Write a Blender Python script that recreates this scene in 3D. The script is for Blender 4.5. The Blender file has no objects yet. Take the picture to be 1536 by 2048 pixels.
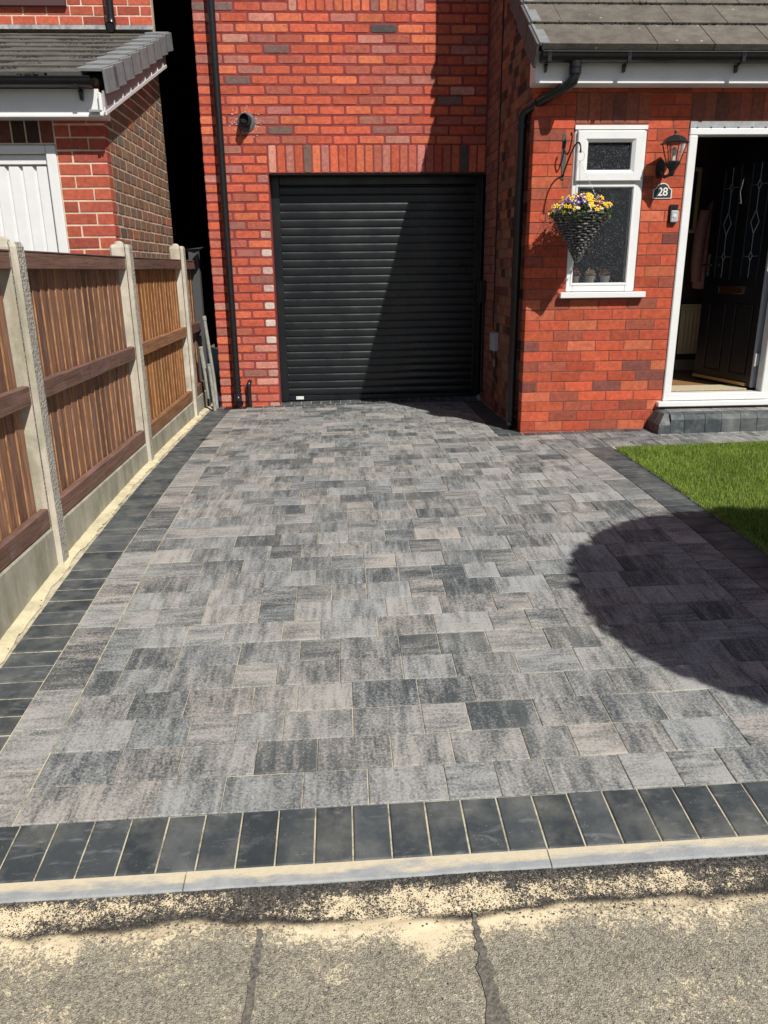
import bpy, math, random
from mathutils import Vector, Matrix, Quaternion
random.seed(7)
R = random.Random(28)
S = bpy.context.scene
C = S.collection

# ------------------------------------------------------------------ camera, world, sun
cam_d = bpy.data.cameras.new('camera'); cam = bpy.data.objects.new('camera', cam_d); C.objects.link(cam)
PITCH, YAW, ROLL = 0.310789, 0.0514041, -0.0106948
_f = Vector((math.sin(YAW)*math.cos(PITCH), math.cos(YAW)*math.cos(PITCH), -math.sin(PITCH)))
_r = Vector((math.cos(YAW), -math.sin(YAW), 0)); _u = _r.cross(_f)
_r2 = math.cos(ROLL)*_r + math.sin(ROLL)*_u; _u2 = -math.sin(ROLL)*_r + math.cos(ROLL)*_u
cam.matrix_world = Matrix(((_r2.x, _u2.x, -_f.x, 0), (_r2.y, _u2.y, -_f.y, 0), (_r2.z, _u2.z, -_f.z, 0), (0, 0, 0, 1)))
cam_d.sensor_fit = 'VERTICAL'; cam_d.sensor_height = 24.0; cam_d.lens = 24.0*1515.43/2048
cam_d.clip_start = 0.05; cam_d.clip_end = 500
S.camera = cam
SUN = Vector((0.52, -1.0, 1.22))
w = bpy.data.worlds.new("World"); S.world = w; w.use_nodes = True
nt = w.node_tree; bg = nt.nodes['Background']; sk = nt.nodes.new('ShaderNodeTexSky')
sk.sky_type = 'NISHITA'; sk.sun_disc = False
sk.sun_elevation = math.atan(1.22/math.hypot(.52, 1)); sk.sun_rotation = math.radians(152.5)
nt.links.new(sk.outputs[0], bg.inputs[0]); bg.inputs[1].default_value = 0.05
sl = bpy.data.lights.new('sun', 'SUN'); sl.energy = 5.0; sl.angle = math.radians(0.53); sl.color = (1.0, .955, .88)
so = bpy.data.objects.new('sun', sl); C.objects.link(so)
so.rotation_mode = 'QUATERNION'; so.rotation_quaternion = (-SUN).to_track_quat('-Z', 'Y'); so.location = SUN*10
S.view_settings.view_transform = 'Standard'; S.view_settings.look = 'None'
S.view_settings.gamma = 1; S.view_settings.exposure = 0.14; S.view_settings.use_curve_mapping = False

# ------------------------------------------------------------------ ground profile
KY = [-12, 0, 1.5, 1.8, 2.25, 2.7, 3.15, 3.6, 4.2, 5.0, 6.0, 7.0, 7.7, 20]
KZ = [-1.75, -1.60, -1.487, -1.455, -1.422, -1.388, -1.35, -1.318, -1.292, -1.273, -1.272, -1.286, -1.300, -1.32]
def lerp(x, xs, ys):
    if x <= xs[0]: return ys[0]
    for i in range(len(xs)-1):
        if x <= xs[i+1]:
            t = (x-xs[i])/(xs[i+1]-xs[i]); return ys[i]+t*(ys[i+1]-ys[i])
    return ys[-1]
def GZ(x, y): return lerp(y, KY, KZ) + lerp(y, [1.5, 7.7], [.018, .013])*max(-4, min(5, x))
def slope(y): return (lerp(y+.08, KY, KZ)-lerp(y-.08, KY, KZ))/.16

# ------------------------------------------------------------------ mesh helpers
class MB:
    def __init__(s): s.v = []; s.f = []; s.c = []; s.cur = (1, 1, 1)
    def add(s, vs, fs, M=None):
        o = len(s.v)
        if M is not None: vs = [tuple(M @ Vector(p)) for p in vs]
        s.v += [tuple(p) for p in vs]
        for f in fs: s.f.append(tuple(i+o for i in f)); s.c.append(s.cur)
    def box(s, x0, x1, y0, y1, z0, z1, M=None):
        s.add([(x0,y0,z0),(x1,y0,z0),(x1,y1,z0),(x0,y1,z0),(x0,y0,z1),(x1,y0,z1),(x1,y1,z1),(x0,y1,z1)],
              [(0,3,2,1),(4,5,6,7),(0,1,5,4),(1,2,6,5),(2,3,7,6),(3,0,4,7)], M)
    def bbox(s, x0, x1, y0, y1, z0, z1, b, M=None):
        """box with bevelled edges (one chamfer)"""
        vs = []; 
        for sx in (0,1):
            for sy in (0,1):
                for sz in (0,1):
                    X = (x0,x1)[sx]; Y = (y0,y1)[sy]; Z = (z0,z1)[sz]
                    dx = b if sx == 0 else -b; dy = b if sy == 0 else -b; dz = b if sz == 0 else -b
                    vs += [(X, Y+dy, Z+dz), (X+dx, Y, Z+dz), (X+dx, Y+dy, Z)]
        def i(sx, sy, sz, k): return ((sx*2+sy)*2+sz)*3+k
        fs = []
        for a in (0,1):
            q = [i(a,0,0,0), i(a,1,0,0), i(a,1,1,0), i(a,0,1,0)]; fs.append(q if a else q[::-1])
            q = [i(0,a,0,1), i(1,a,0,1), i(1,a,1,1), i(0,a,1,1)]; fs.append(q if not a else q[::-1])
            q = [i(0,0,a,2), i(1,0,a,2), i(1,1,a,2), i(0,1,a,2)]; fs.append(q if a else q[::-1])
        for a in (0,1):
            for c in (0,1):
                q = [i(a,c,0,0), i(a,c,0,1), i(a,c,1,1), i(a,c,1,0)]; fs.append(q if a != c else q[::-1])
                q = [i(a,0,c,0), i(a,1,c,0), i(a,1,c,2), i(a,0,c,2)]; fs.append(q if a != c else q[::-1])
                q = [i(0,a,c,1), i(0,a,c,2), i(1,a,c,2), i(1,a,c,1)]; fs.append(q if a != c else q[::-1])
                for d in (0,1):
                    q = [i(a,c,d,0), i(a,c,d,1), i(a,c,d,2)]; fs.append(q if (a+c+d) % 2 else q[::-1])
        s.add(vs, fs, M)
    def prism(s, poly, y0, y1, M=None):
        """poly in (x,z), extruded along y"""
        n = len(poly)
        vs = [(p[0], y0, p[1]) for p in poly]+[(p[0], y1, p[1]) for p in poly]
        fs = [tuple(range(n)), tuple(range(2*n-1, n-1, -1))]+[(i, (i+n), (i+1) % n+n, (i+1) % n) for i in range(n)]
        s.add(vs, fs, M)
    def tube(s, pts, r, n=10, cap=True):
        pts = [Vector(p) for p in pts]; rs = r if isinstance(r, (list, tuple)) else [r]*len(pts)
        o = len(s.v); up = None
        for i, p in enumerate(pts):
            t = (pts[min(i+1, len(pts)-1)]-pts[max(i-1, 0)]).normalized()
            if up is None:
                up = Vector((0, 0, 1)) if abs(t.z) < .9 else Vector((1, 0, 0))
            a = t.cross(up).normalized(); b = a.cross(t).normalized(); up = b
            for k in range(n):
                g = 2*math.pi*k/n; q = p+rs[i]*(math.cos(g)*a+math.sin(g)*b); s.v.append(tuple(q))
        for i in range(len(pts)-1):
            for k in range(n):
                s.f.append((o+i*n+k, o+i*n+(k+1) % n, o+(i+1)*n+(k+1) % n, o+(i+1)*n+k)); s.c.append(s.cur)
        if cap:
            s.f.append(tuple(o+k for k in range(n))[::-1]); s.c.append(s.cur)
            s.f.append(tuple(o+(len(pts)-1)*n+k for k in range(n))); s.c.append(s.cur)
    def lathe(s, prof, cx, cy, n=20, M=None):
        """prof list of (r,z) around vertical axis"""
        vs = []; fs = []
        for r, z in prof:
            for k in range(n):
                g = 2*math.pi*k/n; vs.append((cx+r*math.cos(g), cy+r*math.sin(g), z))
        for i in range(len(prof)-1):
            for k in range(n): fs.append((i*n+k, i*n+(k+1) % n, (i+1)*n+(k+1) % n, (i+1)*n+k))
        s.add(vs, fs, M)
    def mesh(s, name, m, smooth=False):
        me = bpy.data.meshes.new(name); me.from_pydata(s.v, [], s.f)
        if len(set(s.c)) > 1:
            a = me.color_attributes.new('col', 'FLOAT_COLOR', 'CORNER'); d = []
            for f, c in zip(s.f, s.c): d += (list(c)+[1.0])*len(f)
            a.data.foreach_set('color', d)
        me.materials.append(m); me.update()
        if smooth: me.polygons.foreach_set('use_smooth', [True]*len(me.polygons))
        return me
    def obj(s, name, m, parent=None, smooth=False):
        return link(name, s.mesh(name, m, smooth), parent)
def link(name, me, parent=None, M=None, color=None):
    o = bpy.data.objects.new(name, me); C.objects.link(o)
    if parent: o.parent = parent
    if M is not None: o.matrix_local = M
    if color: o.color = (*color, 1)
    return o
def smooth_auto(o, ang=40):
    me = o.data; me.polygons.foreach_set('use_smooth', [True]*len(me.polygons))
    me.set_sharp_from_angle(angle=math.radians(ang)); return o
def tag(o, label=None, cat=None, group=None, kind=None):
    if label: o['label'] = label
    if cat: o['category'] = cat
    if group: o['group'] = group
    if kind: o['kind'] = kind
    return o
def empty(name, loc=(0, 0, 0)):
    o = bpy.data.objects.new(name, None); C.objects.link(o); o.location = loc; o.empty_display_size = .1
    return o
def local(root, o):      # mesh built in world coordinates under a root with an offset
    o.parent = root; o.matrix_parent_inverse = Matrix.Translation(root.location).inverted(); return o

# ------------------------------------------------------------------ materials
def s2l(*c): return tuple(((v/255)/12.92 if v/255 < .04045 else ((v/255+.055)/1.055)**2.4) for v in c)
class Mat:
    def __init__(s, name, base=(.5, .5, .5), rough=.7, metal=0, spec=.5):
        s.m = bpy.data.materials.new(name); s.m.use_nodes = True; s.t = s.m.node_tree; s.n = s.t.nodes
        s.b = s.n['Principled BSDF']; s.b.inputs['Base Color'].default_value = (*base, 1)
        s.b.inputs['Roughness'].default_value = rough; s.b.inputs['Metallic'].default_value = metal
        s.b.inputs['Specular IOR Level'].default_value = spec
        s.pos = None
    def N(s, t, **k):
        n = s.n.new(t)
        for a, v in k.items(): setattr(n, a, v)
        return n
    def L(s, a, b): s.t.links.new(a, b)
    def P(s):
        if not s.pos: s.pos = s.N('ShaderNodeNewGeometry').outputs['Position']
        return s.pos
    def mapped(s, sc, off=None):
        n = s.N('ShaderNodeMapping'); n.vector_type = 'POINT'; n.inputs['Scale'].default_value = sc; s.L(s.P(), n.inputs['Vector'])
        if off is not None:
            v = s.N('ShaderNodeVectorMath', operation='ADD'); s.L(n.outputs[0], v.inputs[0]); s.L(off, v.inputs[1]); return v.outputs[0]
        return n.outputs[0]
    def noise(s, scale, detail=4, rough=.6, vec=None, w=None, dist=0):
        n = s.N('ShaderNodeTexNoise'); n.inputs['Scale'].default_value = scale; n.inputs['Detail'].default_value = detail
        n.inputs['Roughness'].default_value = rough; n.inputs['Distortion'].default_value = dist
        if w is not None: n.noise_dimensions = '4D'; s.L(w, n.inputs['W'])
        s.L(vec if vec is not None else s.P(), n.inputs['Vector']); return n.outputs[0]
    def voro(s, scale, feature='F1', vec=None, out=0):
        n = s.N('ShaderNodeTexVoronoi', feature=feature); n.inputs['Scale'].default_value = scale
        s.L(vec if vec is not None else s.P(), n.inputs['Vector']); return n.outputs[out]
    def ramp(s, x, pts, col=False):
        n = s.N('ShaderNodeValToRGB'); e = n.color_ramp.elements
        while len(e) < len(pts): e.new(.5)
        for k, (p, c) in enumerate(pts):
            e[k].position = p; e[k].color = (*c, 1) if isinstance(c, tuple) else (c, c, c, 1)
        s.L(x, n.inputs[0]); return n.outputs[0]
    def math(s, op, a, b=None, clamp=False):
        n = s.N('ShaderNodeMath', operation=op); n.use_clamp = clamp
        for i, x in enumerate((a, b)):
            if x is None: continue
            if isinstance(x, (int, float)): n.inputs[i].default_value = x
            else: s.L(x, n.inputs[i])
        return n.outputs[0]
    def mix(s, f, a, b, mode='MIX'):
        n = s.N('ShaderNodeMix', data_type='RGBA', blend_type=mode)
        for i, x in ((0, f), (6, a), (7, b)):
            if isinstance(x, (int, float)): n.inputs[i].default_value = x if i == 0 else (x, x, x, 1)
            elif isinstance(x, tuple): n.inputs[i].default_value = (*x, 1)
            else: s.L(x, n.inputs[i])
        return n.outputs[2]
    def base(s, x): s.L(x, s.b.inputs['Base Color']); return s
    def rough(s, x): s.L(x, s.b.inputs['Roughness']); return s
    def bump(s, h, dist=.002, strength=.6):
        n = s.N('ShaderNodeBump'); n.inputs['Distance'].default_value = dist; n.inputs['Strength'].default_value = strength
        s.L(h, n.inputs['Height']); s.L(n.outputs[0], s.b.inputs['Normal']); return s
    def tint(s, att):
        if att:
            n = s.N('ShaderNodeAttribute'); n.attribute_name = 'col'; return n.outputs['Color']
        return s.N('ShaderNodeObjectInfo').outputs['Color']
    def sep(s, c):
        n = s.N('ShaderNodeSeparateColor'); s.L(c, n.inputs[0]); return n.outputs
    def xyz(s, v=None):
        n = s.N('ShaderNodeSeparateXYZ'); s.L(v if v is not None else s.P(), n.inputs[0]); return n.outputs

def plain(name, base, rough=.6, metal=0, spec=.5, var=0, vs=20, bump=0, bs=300):
    m = Mat(name, base, rough, metal, spec)
    if var: m.base(m.mix(m.ramp(m.noise(vs, 5), [(.3, 0.), (.7, 1.)]), tuple(c*(1-var) for c in base), tuple(min(1, c*(1+var)) for c in base)))
    if bump: m.bump(m.noise(bs, 3), bump, .7)
    return m.m

def brick_mat(name, att, rough_face=1.0, bloom=.50):
    m = Mat(name, rough=.88, spec=.25); c = m.tint(att)
    n1 = m.ramp(m.noise(38, 5, .65), [(.3, .72), (.7, 1.22)])
    c2 = m.mix(1., c, n1, 'MULTIPLY')
    dark = m.ramp(m.noise(9, 4, .7, vec=m.mapped((1, 1, 2.2))), [(.56, 0.), (.74, .55)])
    c3 = m.mix(dark, c2, m.mix(.5, c2, (.07, .04, .04)))
    lime = m.ramp(m.noise(22, 7, .8, vec=m.mapped((1, 1, 1.6))), [(.57, 0.), (.78, bloom)])
    c4 = m.mix(lime, c3, (.50, .33, .27))
    stn = m.ramp(m.noise(1.6, 6, .7, vec=m.mapped((1, 1, .45))), [(.45, 0.), (.75, .38)]); c4 = m.mix(stn, c4, m.mix(.6, c4, (.10, .045, .035)))
    sp = m.ramp(m.voro(70), [(.03, .6), (.10, 0.)])
    spm = m.math('MULTIPLY', sp, m.ramp(m.noise(7, 2), [(.6, 0.), (.7, 1.)]))
    m.base(m.mix(spm, c4, (.75, .66, .6)))
    h = m.math('ADD', m.noise(180, 4, .7), m.math('MULTIPLY', m.noise(45, 3), .8))
    m.bump(h, .0034*rough_face, .9); return m.m
def mortar_mat(name, base, bump=.002):
    m = Mat(name, base, .95, spec=.15)
    m.base(m.mix(m.ramp(m.noise(14, 5), [(.3, 0.), (.7, 1.)]), tuple(c*.75 for c in base), tuple(min(1, c*1.2) for c in base)))
    m.bump(m.noise(260, 3), bump, .8); return m.m

def paver_mat(name, att, along_x):
    m = Mat(name, rough=.6, spec=.22); t = m.sep(m.tint(att)); tone, seed, warm = t[0], t[1], t[2]
    wv = m.math('MULTIPLY', seed, 60.)
    st = m.noise(1., 5, .62, vec=m.mapped((7, 60, 7) if along_x else (55, 6, 6)), w=wv)
    bl = m.noise(1, 3, .55, vec=m.mapped((5, 13, 5) if along_x else (13, 5, 5)), w=wv)
    fi = m.noise(120, 6, .8)
    x = m.math('ADD', m.math('MULTIPLY', m.math('SUBTRACT', st, .5), 1.65), tone)
    x = m.math('ADD', x, m.math('MULTIPLY', m.math('SUBTRACT', bl, .5), 1.8))
    x = m.math('ADD', x, m.math('MULTIPLY', m.math('SUBTRACT', fi, .5), 3.5), True)
    pale = m.mix(warm, (.32, .335, .34), (.385, .36, .335))
    c = m.mix(x, (.058, .070, .076), pale)
    spk = m.ramp(m.voro(80), [(.07, .85), (.17, 0.)])
    spk = m.math('MULTIPLY', spk, m.ramp(m.noise(60, 2), [(.5, 0.), (.62, 1.)]))
    c = m.mix(spk, c, (.62, .58, .5))
    dk = m.ramp(m.voro(120), [(.06, .6), (.16, 0.)])
    dk = m.math('MULTIPLY', dk, m.ramp(m.noise(40, 2), [(.52, 0.), (.62, 1.)]))
    c = m.mix(dk, c, (.03, .03, .032))
    dust = m.ramp(m.noise(2.1, 5, .6), [(.45, 0.), (.75, .25)])
    m.base(m.mix(dust, c, (.48, .46, .41)))
    m.rough(m.ramp(m.noise(30, 3), [(.3, .6), (.7, .8)]))
    m.bump(m.math('ADD', fi, m.math('MULTIPLY', m.noise(420, 2), .5)), .0011, .75); return m.m
def char_mat(name, att):
    m = Mat(name, rough=.5, spec=.24); t = m.sep(m.tint(att)); wv = m.math('MULTIPLY', t[1], 50.)
    n = m.noise(24, 5, .6, w=wv)
    c = m.mix(m.math('ADD', m.math('MULTIPLY', n, .7), m.math('MULTIPLY', t[0], .6), True), (.018, .024, .029), (.066, .078, .086))
    sc = m.ramp(m.noise(1, 4, .6, vec=m.mapped((9, 30, 9)), w=wv, dist=1.2), [(.57, 0.), (.76, .42)])
    c = m.mix(sc, c, (.30, .32, .33))
    du = m.ramp(m.noise(7, 5, .65), [(.42, 0.), (.72, .40)]); c = m.mix(du, c, (.27, .27, .24))
    spk = m.math('MULTIPLY', m.ramp(m.voro(90), [(.05, .8), (.12, 0.)]), m.ramp(m.noise(45, 2), [(.55, 0.), (.64, 1.)]))
    c = m.mix(spk, c, (.6, .55, .42))
    m.base(c); m.rough(m.ramp(m.noise(18, 3), [(.3, .45), (.7, .7)])); m.bump(m.noise(230, 4), .0008, .7); return m.m
def wood_mat(name, att=False):
    m = Mat(name, rough=.8, spec=.2); c = m.tint(att)
    g = m.noise(1, 5, .65, vec=m.mapped((60, 60, 3.2)), dist=.6)
    c2 = m.mix(1., c, m.ramp(g, [(.30, .45), (.5, .95), (.70, 1.6)]), 'MULTIPLY')
    c3 = m.mix(m.ramp(m.noise(1, 6, .75, vec=m.mapped((22, 22, 5))), [(.5, 0.), (.72, .5)]), c2, (.34, .27, .22))
    k = m.math('MULTIPLY', m.ramp(m.voro(22), [(.05, .8), (.12, 0.)]), m.ramp(m.noise(3, 2), [(.55, 0.), (.6, 1.)]))
    m.base(m.mix(k, c3, (.04, .02, .012))); m.bump(g, .003, .7); return m.m
def railwood_mat(name):
    m = Mat(name, rough=.8, spec=.2); c = m.tint(False)
    g = m.noise(1, 5, .65, vec=m.mapped((50, 3, 60)), dist=.8)
    c2 = m.mix(1., c, m.ramp(g, [(.28, .5), (.5, 1.), (.72, 1.5)]), 'MULTIPLY')
    c3 = m.mix(m.ramp(m.noise(4, 6, .75), [(.5, 0.), (.72, .45)]), c2, (.27, .20, .18))
    m.base(c3); m.bump(g, .0025, .7); return m.m
def concrete_mat(name, base, agg=0., streak=True):
    m = Mat(name, base, .92, spec=.2)
    c = m.mix(m.ramp(m.noise(6, 6, .7), [(.3, 0.), (.7, 1.)]), tuple(v*.62 for v in base), base)
    if streak:
        s = m.ramp(m.noise(1, 5, .65, vec=m.mapped((9, 9, 1.6))), [(.42, 0.), (.72, .75)])
        c = m.mix(s, c, tuple(v*k for v, k in zip(base, (.38, .40, .33))))
        g = m.math('MULTIPLY', m.ramp(m.noise(4, 4), [(.55, 0.), (.7, .5)]), 1.)
        c = m.mix(g, c, (.13, .15, .07))
    v = m.voro(130); hs = m.noise(200, 3)
    if agg:
        v = m.voro(75)
        c = m.mix(m.ramp(v, [(.12, 0.), (.42, agg)]), m.mix(m.ramp(m.noise(160, 1), [(.4, 0.), (.6, 1.)]), (.07, .065, .06), (.36, .34, .31)), c)
    m.base(c); m.bump(m.math('ADD', m.math('MULTIPLY', v, agg*1.5), hs), .002+.002*agg, .8); return m.m

M_BR = brick_mat('garage_brick', False); M_BRa = brick_mat('garage_brick_field', True)
M_OB = brick_mat('old_brick', False, .8, .16); M_OBa = brick_mat('old_brick_field', True, .8, .16)
M_MORT_RED = mortar_mat('red_mortar', (.235, .052, .048)); M_MORT_OLD = mortar_mat('old_mortar', (.21, .085, .06))
M_MORT_CREAM = mortar_mat('cream_mortar', (.68, .52, .40))
M_PV = [paver_mat('paver_streaked_long', False, False), paver_mat('paver_streaked_cross', False, True)]
M_PVa = [paver_mat('paver_field_long', True, False), paver_mat('paver_field_cross', True, True)]
M_CH = char_mat('charcoal_block', False); M_CHa = char_mat('charcoal_field', True)
M_WOOD = wood_mat('fence_board'); M_RAIL = railwood_mat('fence_rail')
M_CON = concrete_mat('fence_concrete', (.66, .60, .50)); M_CONA = concrete_mat('exposed_aggregate', (.50, .47, .41), 1., False)
M_GRAV = concrete_mat('gravel_board_concrete', (.46, .44, .36))
M_PVC = plain('white_pvc', (.73, .735, .735), .32, var=.04, vs=9)
M_BLK = plain('black_pvc', (.012, .012, .014), .28, var=.3, vs=40)
M_IRON = plain('black_iron', (.012, .012, .013), .42, bump=.0006)
M_DARK = plain('dark_void', (.006, .006, .007), .9)

# ------------------------------------------------------------------ brick pieces
BV = {}
def brick_mesh(kind, m, var):
    """unit 1 x D x 1 brick: x 0..1, z 0..1, face at y=0, depth .1 ; actual metric length baked"""
    key = (kind, m.name, var)
    if key in BV: return BV[key]
    L, H, D, ch, rr = kind; r = random.Random(hash((L, H, var)) & 0xffff)
    def ring(ins, y, jit):
        c = ch+ins*.5; pts = [(ins+c, ins), (L/2, ins), (L-ins-c, ins), (L-ins, ins+c), (L-ins, H-ins-c), (L-ins-c, H-ins), (L/2, H-ins), (ins+c, H-ins), (ins, H-ins-c), (ins, ins+c)]
        return [(x+r.uniform(-jit, jit), y+r.uniform(-jit, jit)*.3, z+r.uniform(-jit, jit)) for x, z in pts]
    r0 = ring(0, rr, rr*.28); r1 = ring(rr, 0, rr*.35); n = 10
    rb = [(p[0], D, p[2]) for p in r0]
    b = MB(); b.add(rb+r0+r1, [(i, (i+1) % n, n+(i+1) % n, n+i) for i in range(n)]+[(n+i, n+(i+1) % n, 2*n+(i+1) % n, 2*n+i) for i in range(n)]+[tuple(range(2*n, 3*n))])
    BV[key] = b; return b
BM = {}
class Wall:
    """brick wall section. origin (x,y,z), u = horizontal direction, n = outward normal"""
    def __init__(s, root, mat, mata, palette, pitch, course, joint, ch, rr, D=.10):
        s.root = root; s.mat = mat; s.mata = mata; s.pal = palette; s.pitch = pitch; s.course = course; s.j = joint; s.ch = ch; s.rr = rr; s.D = D; s.items = []
    def put(s, O, u, n, a, z, L, H, col=None, vert=False):
        M = Matrix(((u[0], -n[0], 0, O[0]+u[0]*a), (u[1], -n[1], 0, O[1]+u[1]*a), (0, 0, 1, z), (0, 0, 0, 1)))
        tw = R.uniform(-.0012, .0012); M = M @ Matrix.Translation((0, tw, 0))
        s.items.append((M, L, H, col or s.color(), vert))
    def color(s):
        x = R.random(); t = 0
        for wgt, c in s.pal:
            t += wgt
            if x <= t: break
        k = R.uniform(.84, 1.14); return tuple(min(1, v*k*R.uniform(.96, 1.04)) for v in c)
    def lay(s, O, u, n, U0, U1, z0, z1, holes=(), shift=0., header=False):
        k = 0; z = z0; p = s.pitch/2 if header else s.pitch
        while z < z1-.01:
            h = s.course-s.j; zc = z+h/2; iv = [(U0, U1)]
            for a, b, c, d in holes:
                if c < zc < d:
                    nv = []
                    for i0, i1 in iv:
                        if b <= i0 or a >= i1: nv.append((i0, i1)); continue
                        if a-i0 > .02: nv.append((i0, a))
                        if i1-b > .02: nv.append((b, i1))
                    iv = nv
            off = shift+(p/2 if k % 2 else 0)
            for i0, i1 in iv:
                cuts = [i0]; c0 = math.floor((i0-off)/p)*p+off
                while c0 < i1:
                    if c0 > i0+.045 and c0 < i1-.045: cuts.append(c0)
                    c0 += p
                cuts.append(i1)
                for a, b in zip(cuts[:-1], cuts[1:]):
                    e = R.uniform(-.0012, .0012)
                    s.put(O, u, n, a+s.j/2+e, z+R.uniform(-.001, .001), b-a-s.j, h)
            z += s.course; k += 1
    def build(s, keyfn, limit=300, name='brick', field='brickwork'):
        s.items.sort(key=keyfn)
        for M, L, H, col, vert in s.items[:limit]:
            Lq, Hq = round(L/.012)*.012, H
            var = R.randrange(5)
            if vert: Lq, Hq = L, round(H/.02)*.02
            k = (round(Lq, 3), round(Hq, 4), var, s.mat.name)
            if k not in BM: BM[k] = brick_mesh((round(Lq, 3), round(Hq, 4), s.D, s.ch, s.rr), s.mat, var).mesh('brick', s.mat)
            o = link(name, BM[k], s.root, s.root.matrix_basis.inverted() @ M @ Matrix.Diagonal((L/Lq, 1, H/Hq, 1)), col)
        if s.items[limit:]:
            b = MB()
            for M, L, H, col, vert in s.items[limit:]:
                b.cur = col; q = brick_mesh((round(L, 3), round(H, 4), s.D, s.ch, s.rr), s.mat, R.randrange(5)); b.add(q.v, q.f, M)
            b.cur = (0, 0, 0)
            o = b.obj(field, s.mata); o.parent = s.root; o.matrix_parent_inverse = s.root.matrix_basis.inverted(); o['kind'] = 'stuff'
def near(it):
    p = it[0].to_translation(); return p.length - it[1]*.3

PAL_G = [(.38, (.56, .115, .062)), (.24, (.47, .125, .085)), (.18, (.62, .160, .080)), (.07, (.42, .155, .12)), (.05, (.30, .125, .10)),
         (.022, (.20, .13, .11)), (.008, (.10, .09, .09)), (.02, (.58, .27, .20)), (.028, (.52, .20, .16))]
PAL_O = [(.46, (.49, .094, .045)), (.30, (.41, .076, .040)), (.11, (.31, .078, .048)), (.07, (.53, .135, .068)), (.06, (.20, .064, .052))]
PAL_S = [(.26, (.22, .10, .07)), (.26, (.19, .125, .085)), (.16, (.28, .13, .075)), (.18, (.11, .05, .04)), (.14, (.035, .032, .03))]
PAL_N = [(.5, (.46, .105, .062)), (.35, (.42, .09, .06)), (.15, (.36, .09, .06))]
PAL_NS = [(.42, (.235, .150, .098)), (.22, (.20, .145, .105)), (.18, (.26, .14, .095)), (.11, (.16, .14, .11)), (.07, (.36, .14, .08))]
YW, XS, YP, XG = 7.70, 1.391, 5.855, -1.234
ZB = -1.42

# ================================================================== SETTING: ground sheets
gr = MB(); gr.add([(-90, -90, -1.95), (90, -90, -1.95), (90, 90, -1.95), (-90, 90, -1.95)], [(0, 1, 2, 3)])
tag(gr.obj('ground', plain('bare_earth', (.10, .085, .06), .95, var=.3, vs=2)), kind='structure')

def sheet(x0, x1, y0, y1, nx, ny, dz, zf=None):
    b = MB(); vs = []; fs = []
    for j in range(ny+1):
        for i in range(nx+1):
            x = x0+(x1-x0)*i/nx; y = y0+(y1-y0)*j/ny; vs.append((x, y, (zf or GZ)(x, y)+dz))
    for j in range(ny):
        for i in range(nx):
            a = j*(nx+1)+i; fs.append((a, a+1, a+nx+2, a+nx+1))
    b.add(vs, fs); return b

# road / footway asphalt with jointing sand swept over it
ma = Mat('sanded_asphalt', rough=.9, spec=.25); P = ma.P(); xy = ma.xyz()
wob = ma.math('MULTIPLY', ma.math('SUBTRACT', ma.noise(2.4, 2, .5), .5), .15)
wob2 = ma.math('MULTIPLY', ma.math('SUBTRACT', ma.noise(22, 3, .6), .5), .022)
yy = ma.math('ADD', ma.math('ADD', xy[1], wob), wob2)
yline = ma.math('ADD', yy, ma.math('MULTIPLY', xy[0], .018))
vd = ma.N('ShaderNodeVectorMath', operation='ADD'); vsc = ma.N('ShaderNodeVectorMath', operation='SCALE'); vsc.inputs['Scale'].default_value = .009
vno = ma.N('ShaderNodeTexNoise'); vno.inputs['Scale'].default_value = 90; vno.inputs['Detail'].default_value = 2; ma.L(ma.P(), vno.inputs['Vector']); ma.L(vno.outputs['Color'], vsc.inputs[0]); ma.L(ma.P(), vd.inputs[0]); ma.L(vsc.outputs[0], vd.inputs[1]); vec = vd.outputs[0]
v2 = ma.voro(165, 'DISTANCE_TO_EDGE', vec); vc = ma.sep(ma.voro(165, 'F1', vec, 1)); v3 = ma.voro(185, 'DISTANCE_TO_EDGE', vec)
gr1 = ma.noise(250, 4, .75); gr0 = ma.noise(340, 3, .7); gr2 = ma.noise(95, 3, .65); gr3 = ma.noise(480, 2)
stone_new = ma.mix(ma.math('MULTIPLY', vc[0], vc[0]), (.055, .052, .048), (.19, .175, .155))
stone_old = ma.mix(ma.ramp(ma.math('ADD', ma.math('MULTIPLY', vc[1], .25), ma.math('MULTIPLY', gr0, .8)), [(.36, 0.), (.66, 1.)]), (.165, .152, .125), (.45, .418, .335))
sand = ma.mix(ma.noise(30, 4), (.60, .50, .33), (.78, .67, .47)); sandg = ma.mix(gr3, (.52, .46, .33), (.76, .67, .47))
patch = ma.noise(2.2, 6, .62); patchf = ma.noise(14, 4, .6)
def cen(x, k): return ma.math('MULTIPLY', ma.math('SUBTRACT', x, .5), k)
def addm(*xs):
    r = xs[0]
    for x in xs[1:]: r = ma.math('ADD', r, x)
    return r
upper = ma.math('MULTIPLY', ma.math('SUBTRACT', addm(yline, cen(gr2, .016), cen(gr1, .016)), 1.447), 110., True)
edge_dark = ma.math('MULTIPLY', ma.math('SUBTRACT', yline, 1.518), 22., True)
near_line = ma.math('MULTIPLY', ma.math('SUBTRACT', 1.478, yline), 22., True)
s_up = ma.ramp(addm(.50, cen(patch, 1.5), cen(patchf, .8), cen(gr1, 1.3), cen(gr2, .9), ma.math('MULTIPLY', v2, -.75), ma.math('MULTIPLY', edge_dark, -.42), ma.math('MULTIPLY', near_line, -.22), .10), [(.42, 0.), (.56, 1.)])
band = ma.math('MULTIPLY', ma.math('SUBTRACT', yline, 1.335), 8.5, True)
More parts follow.
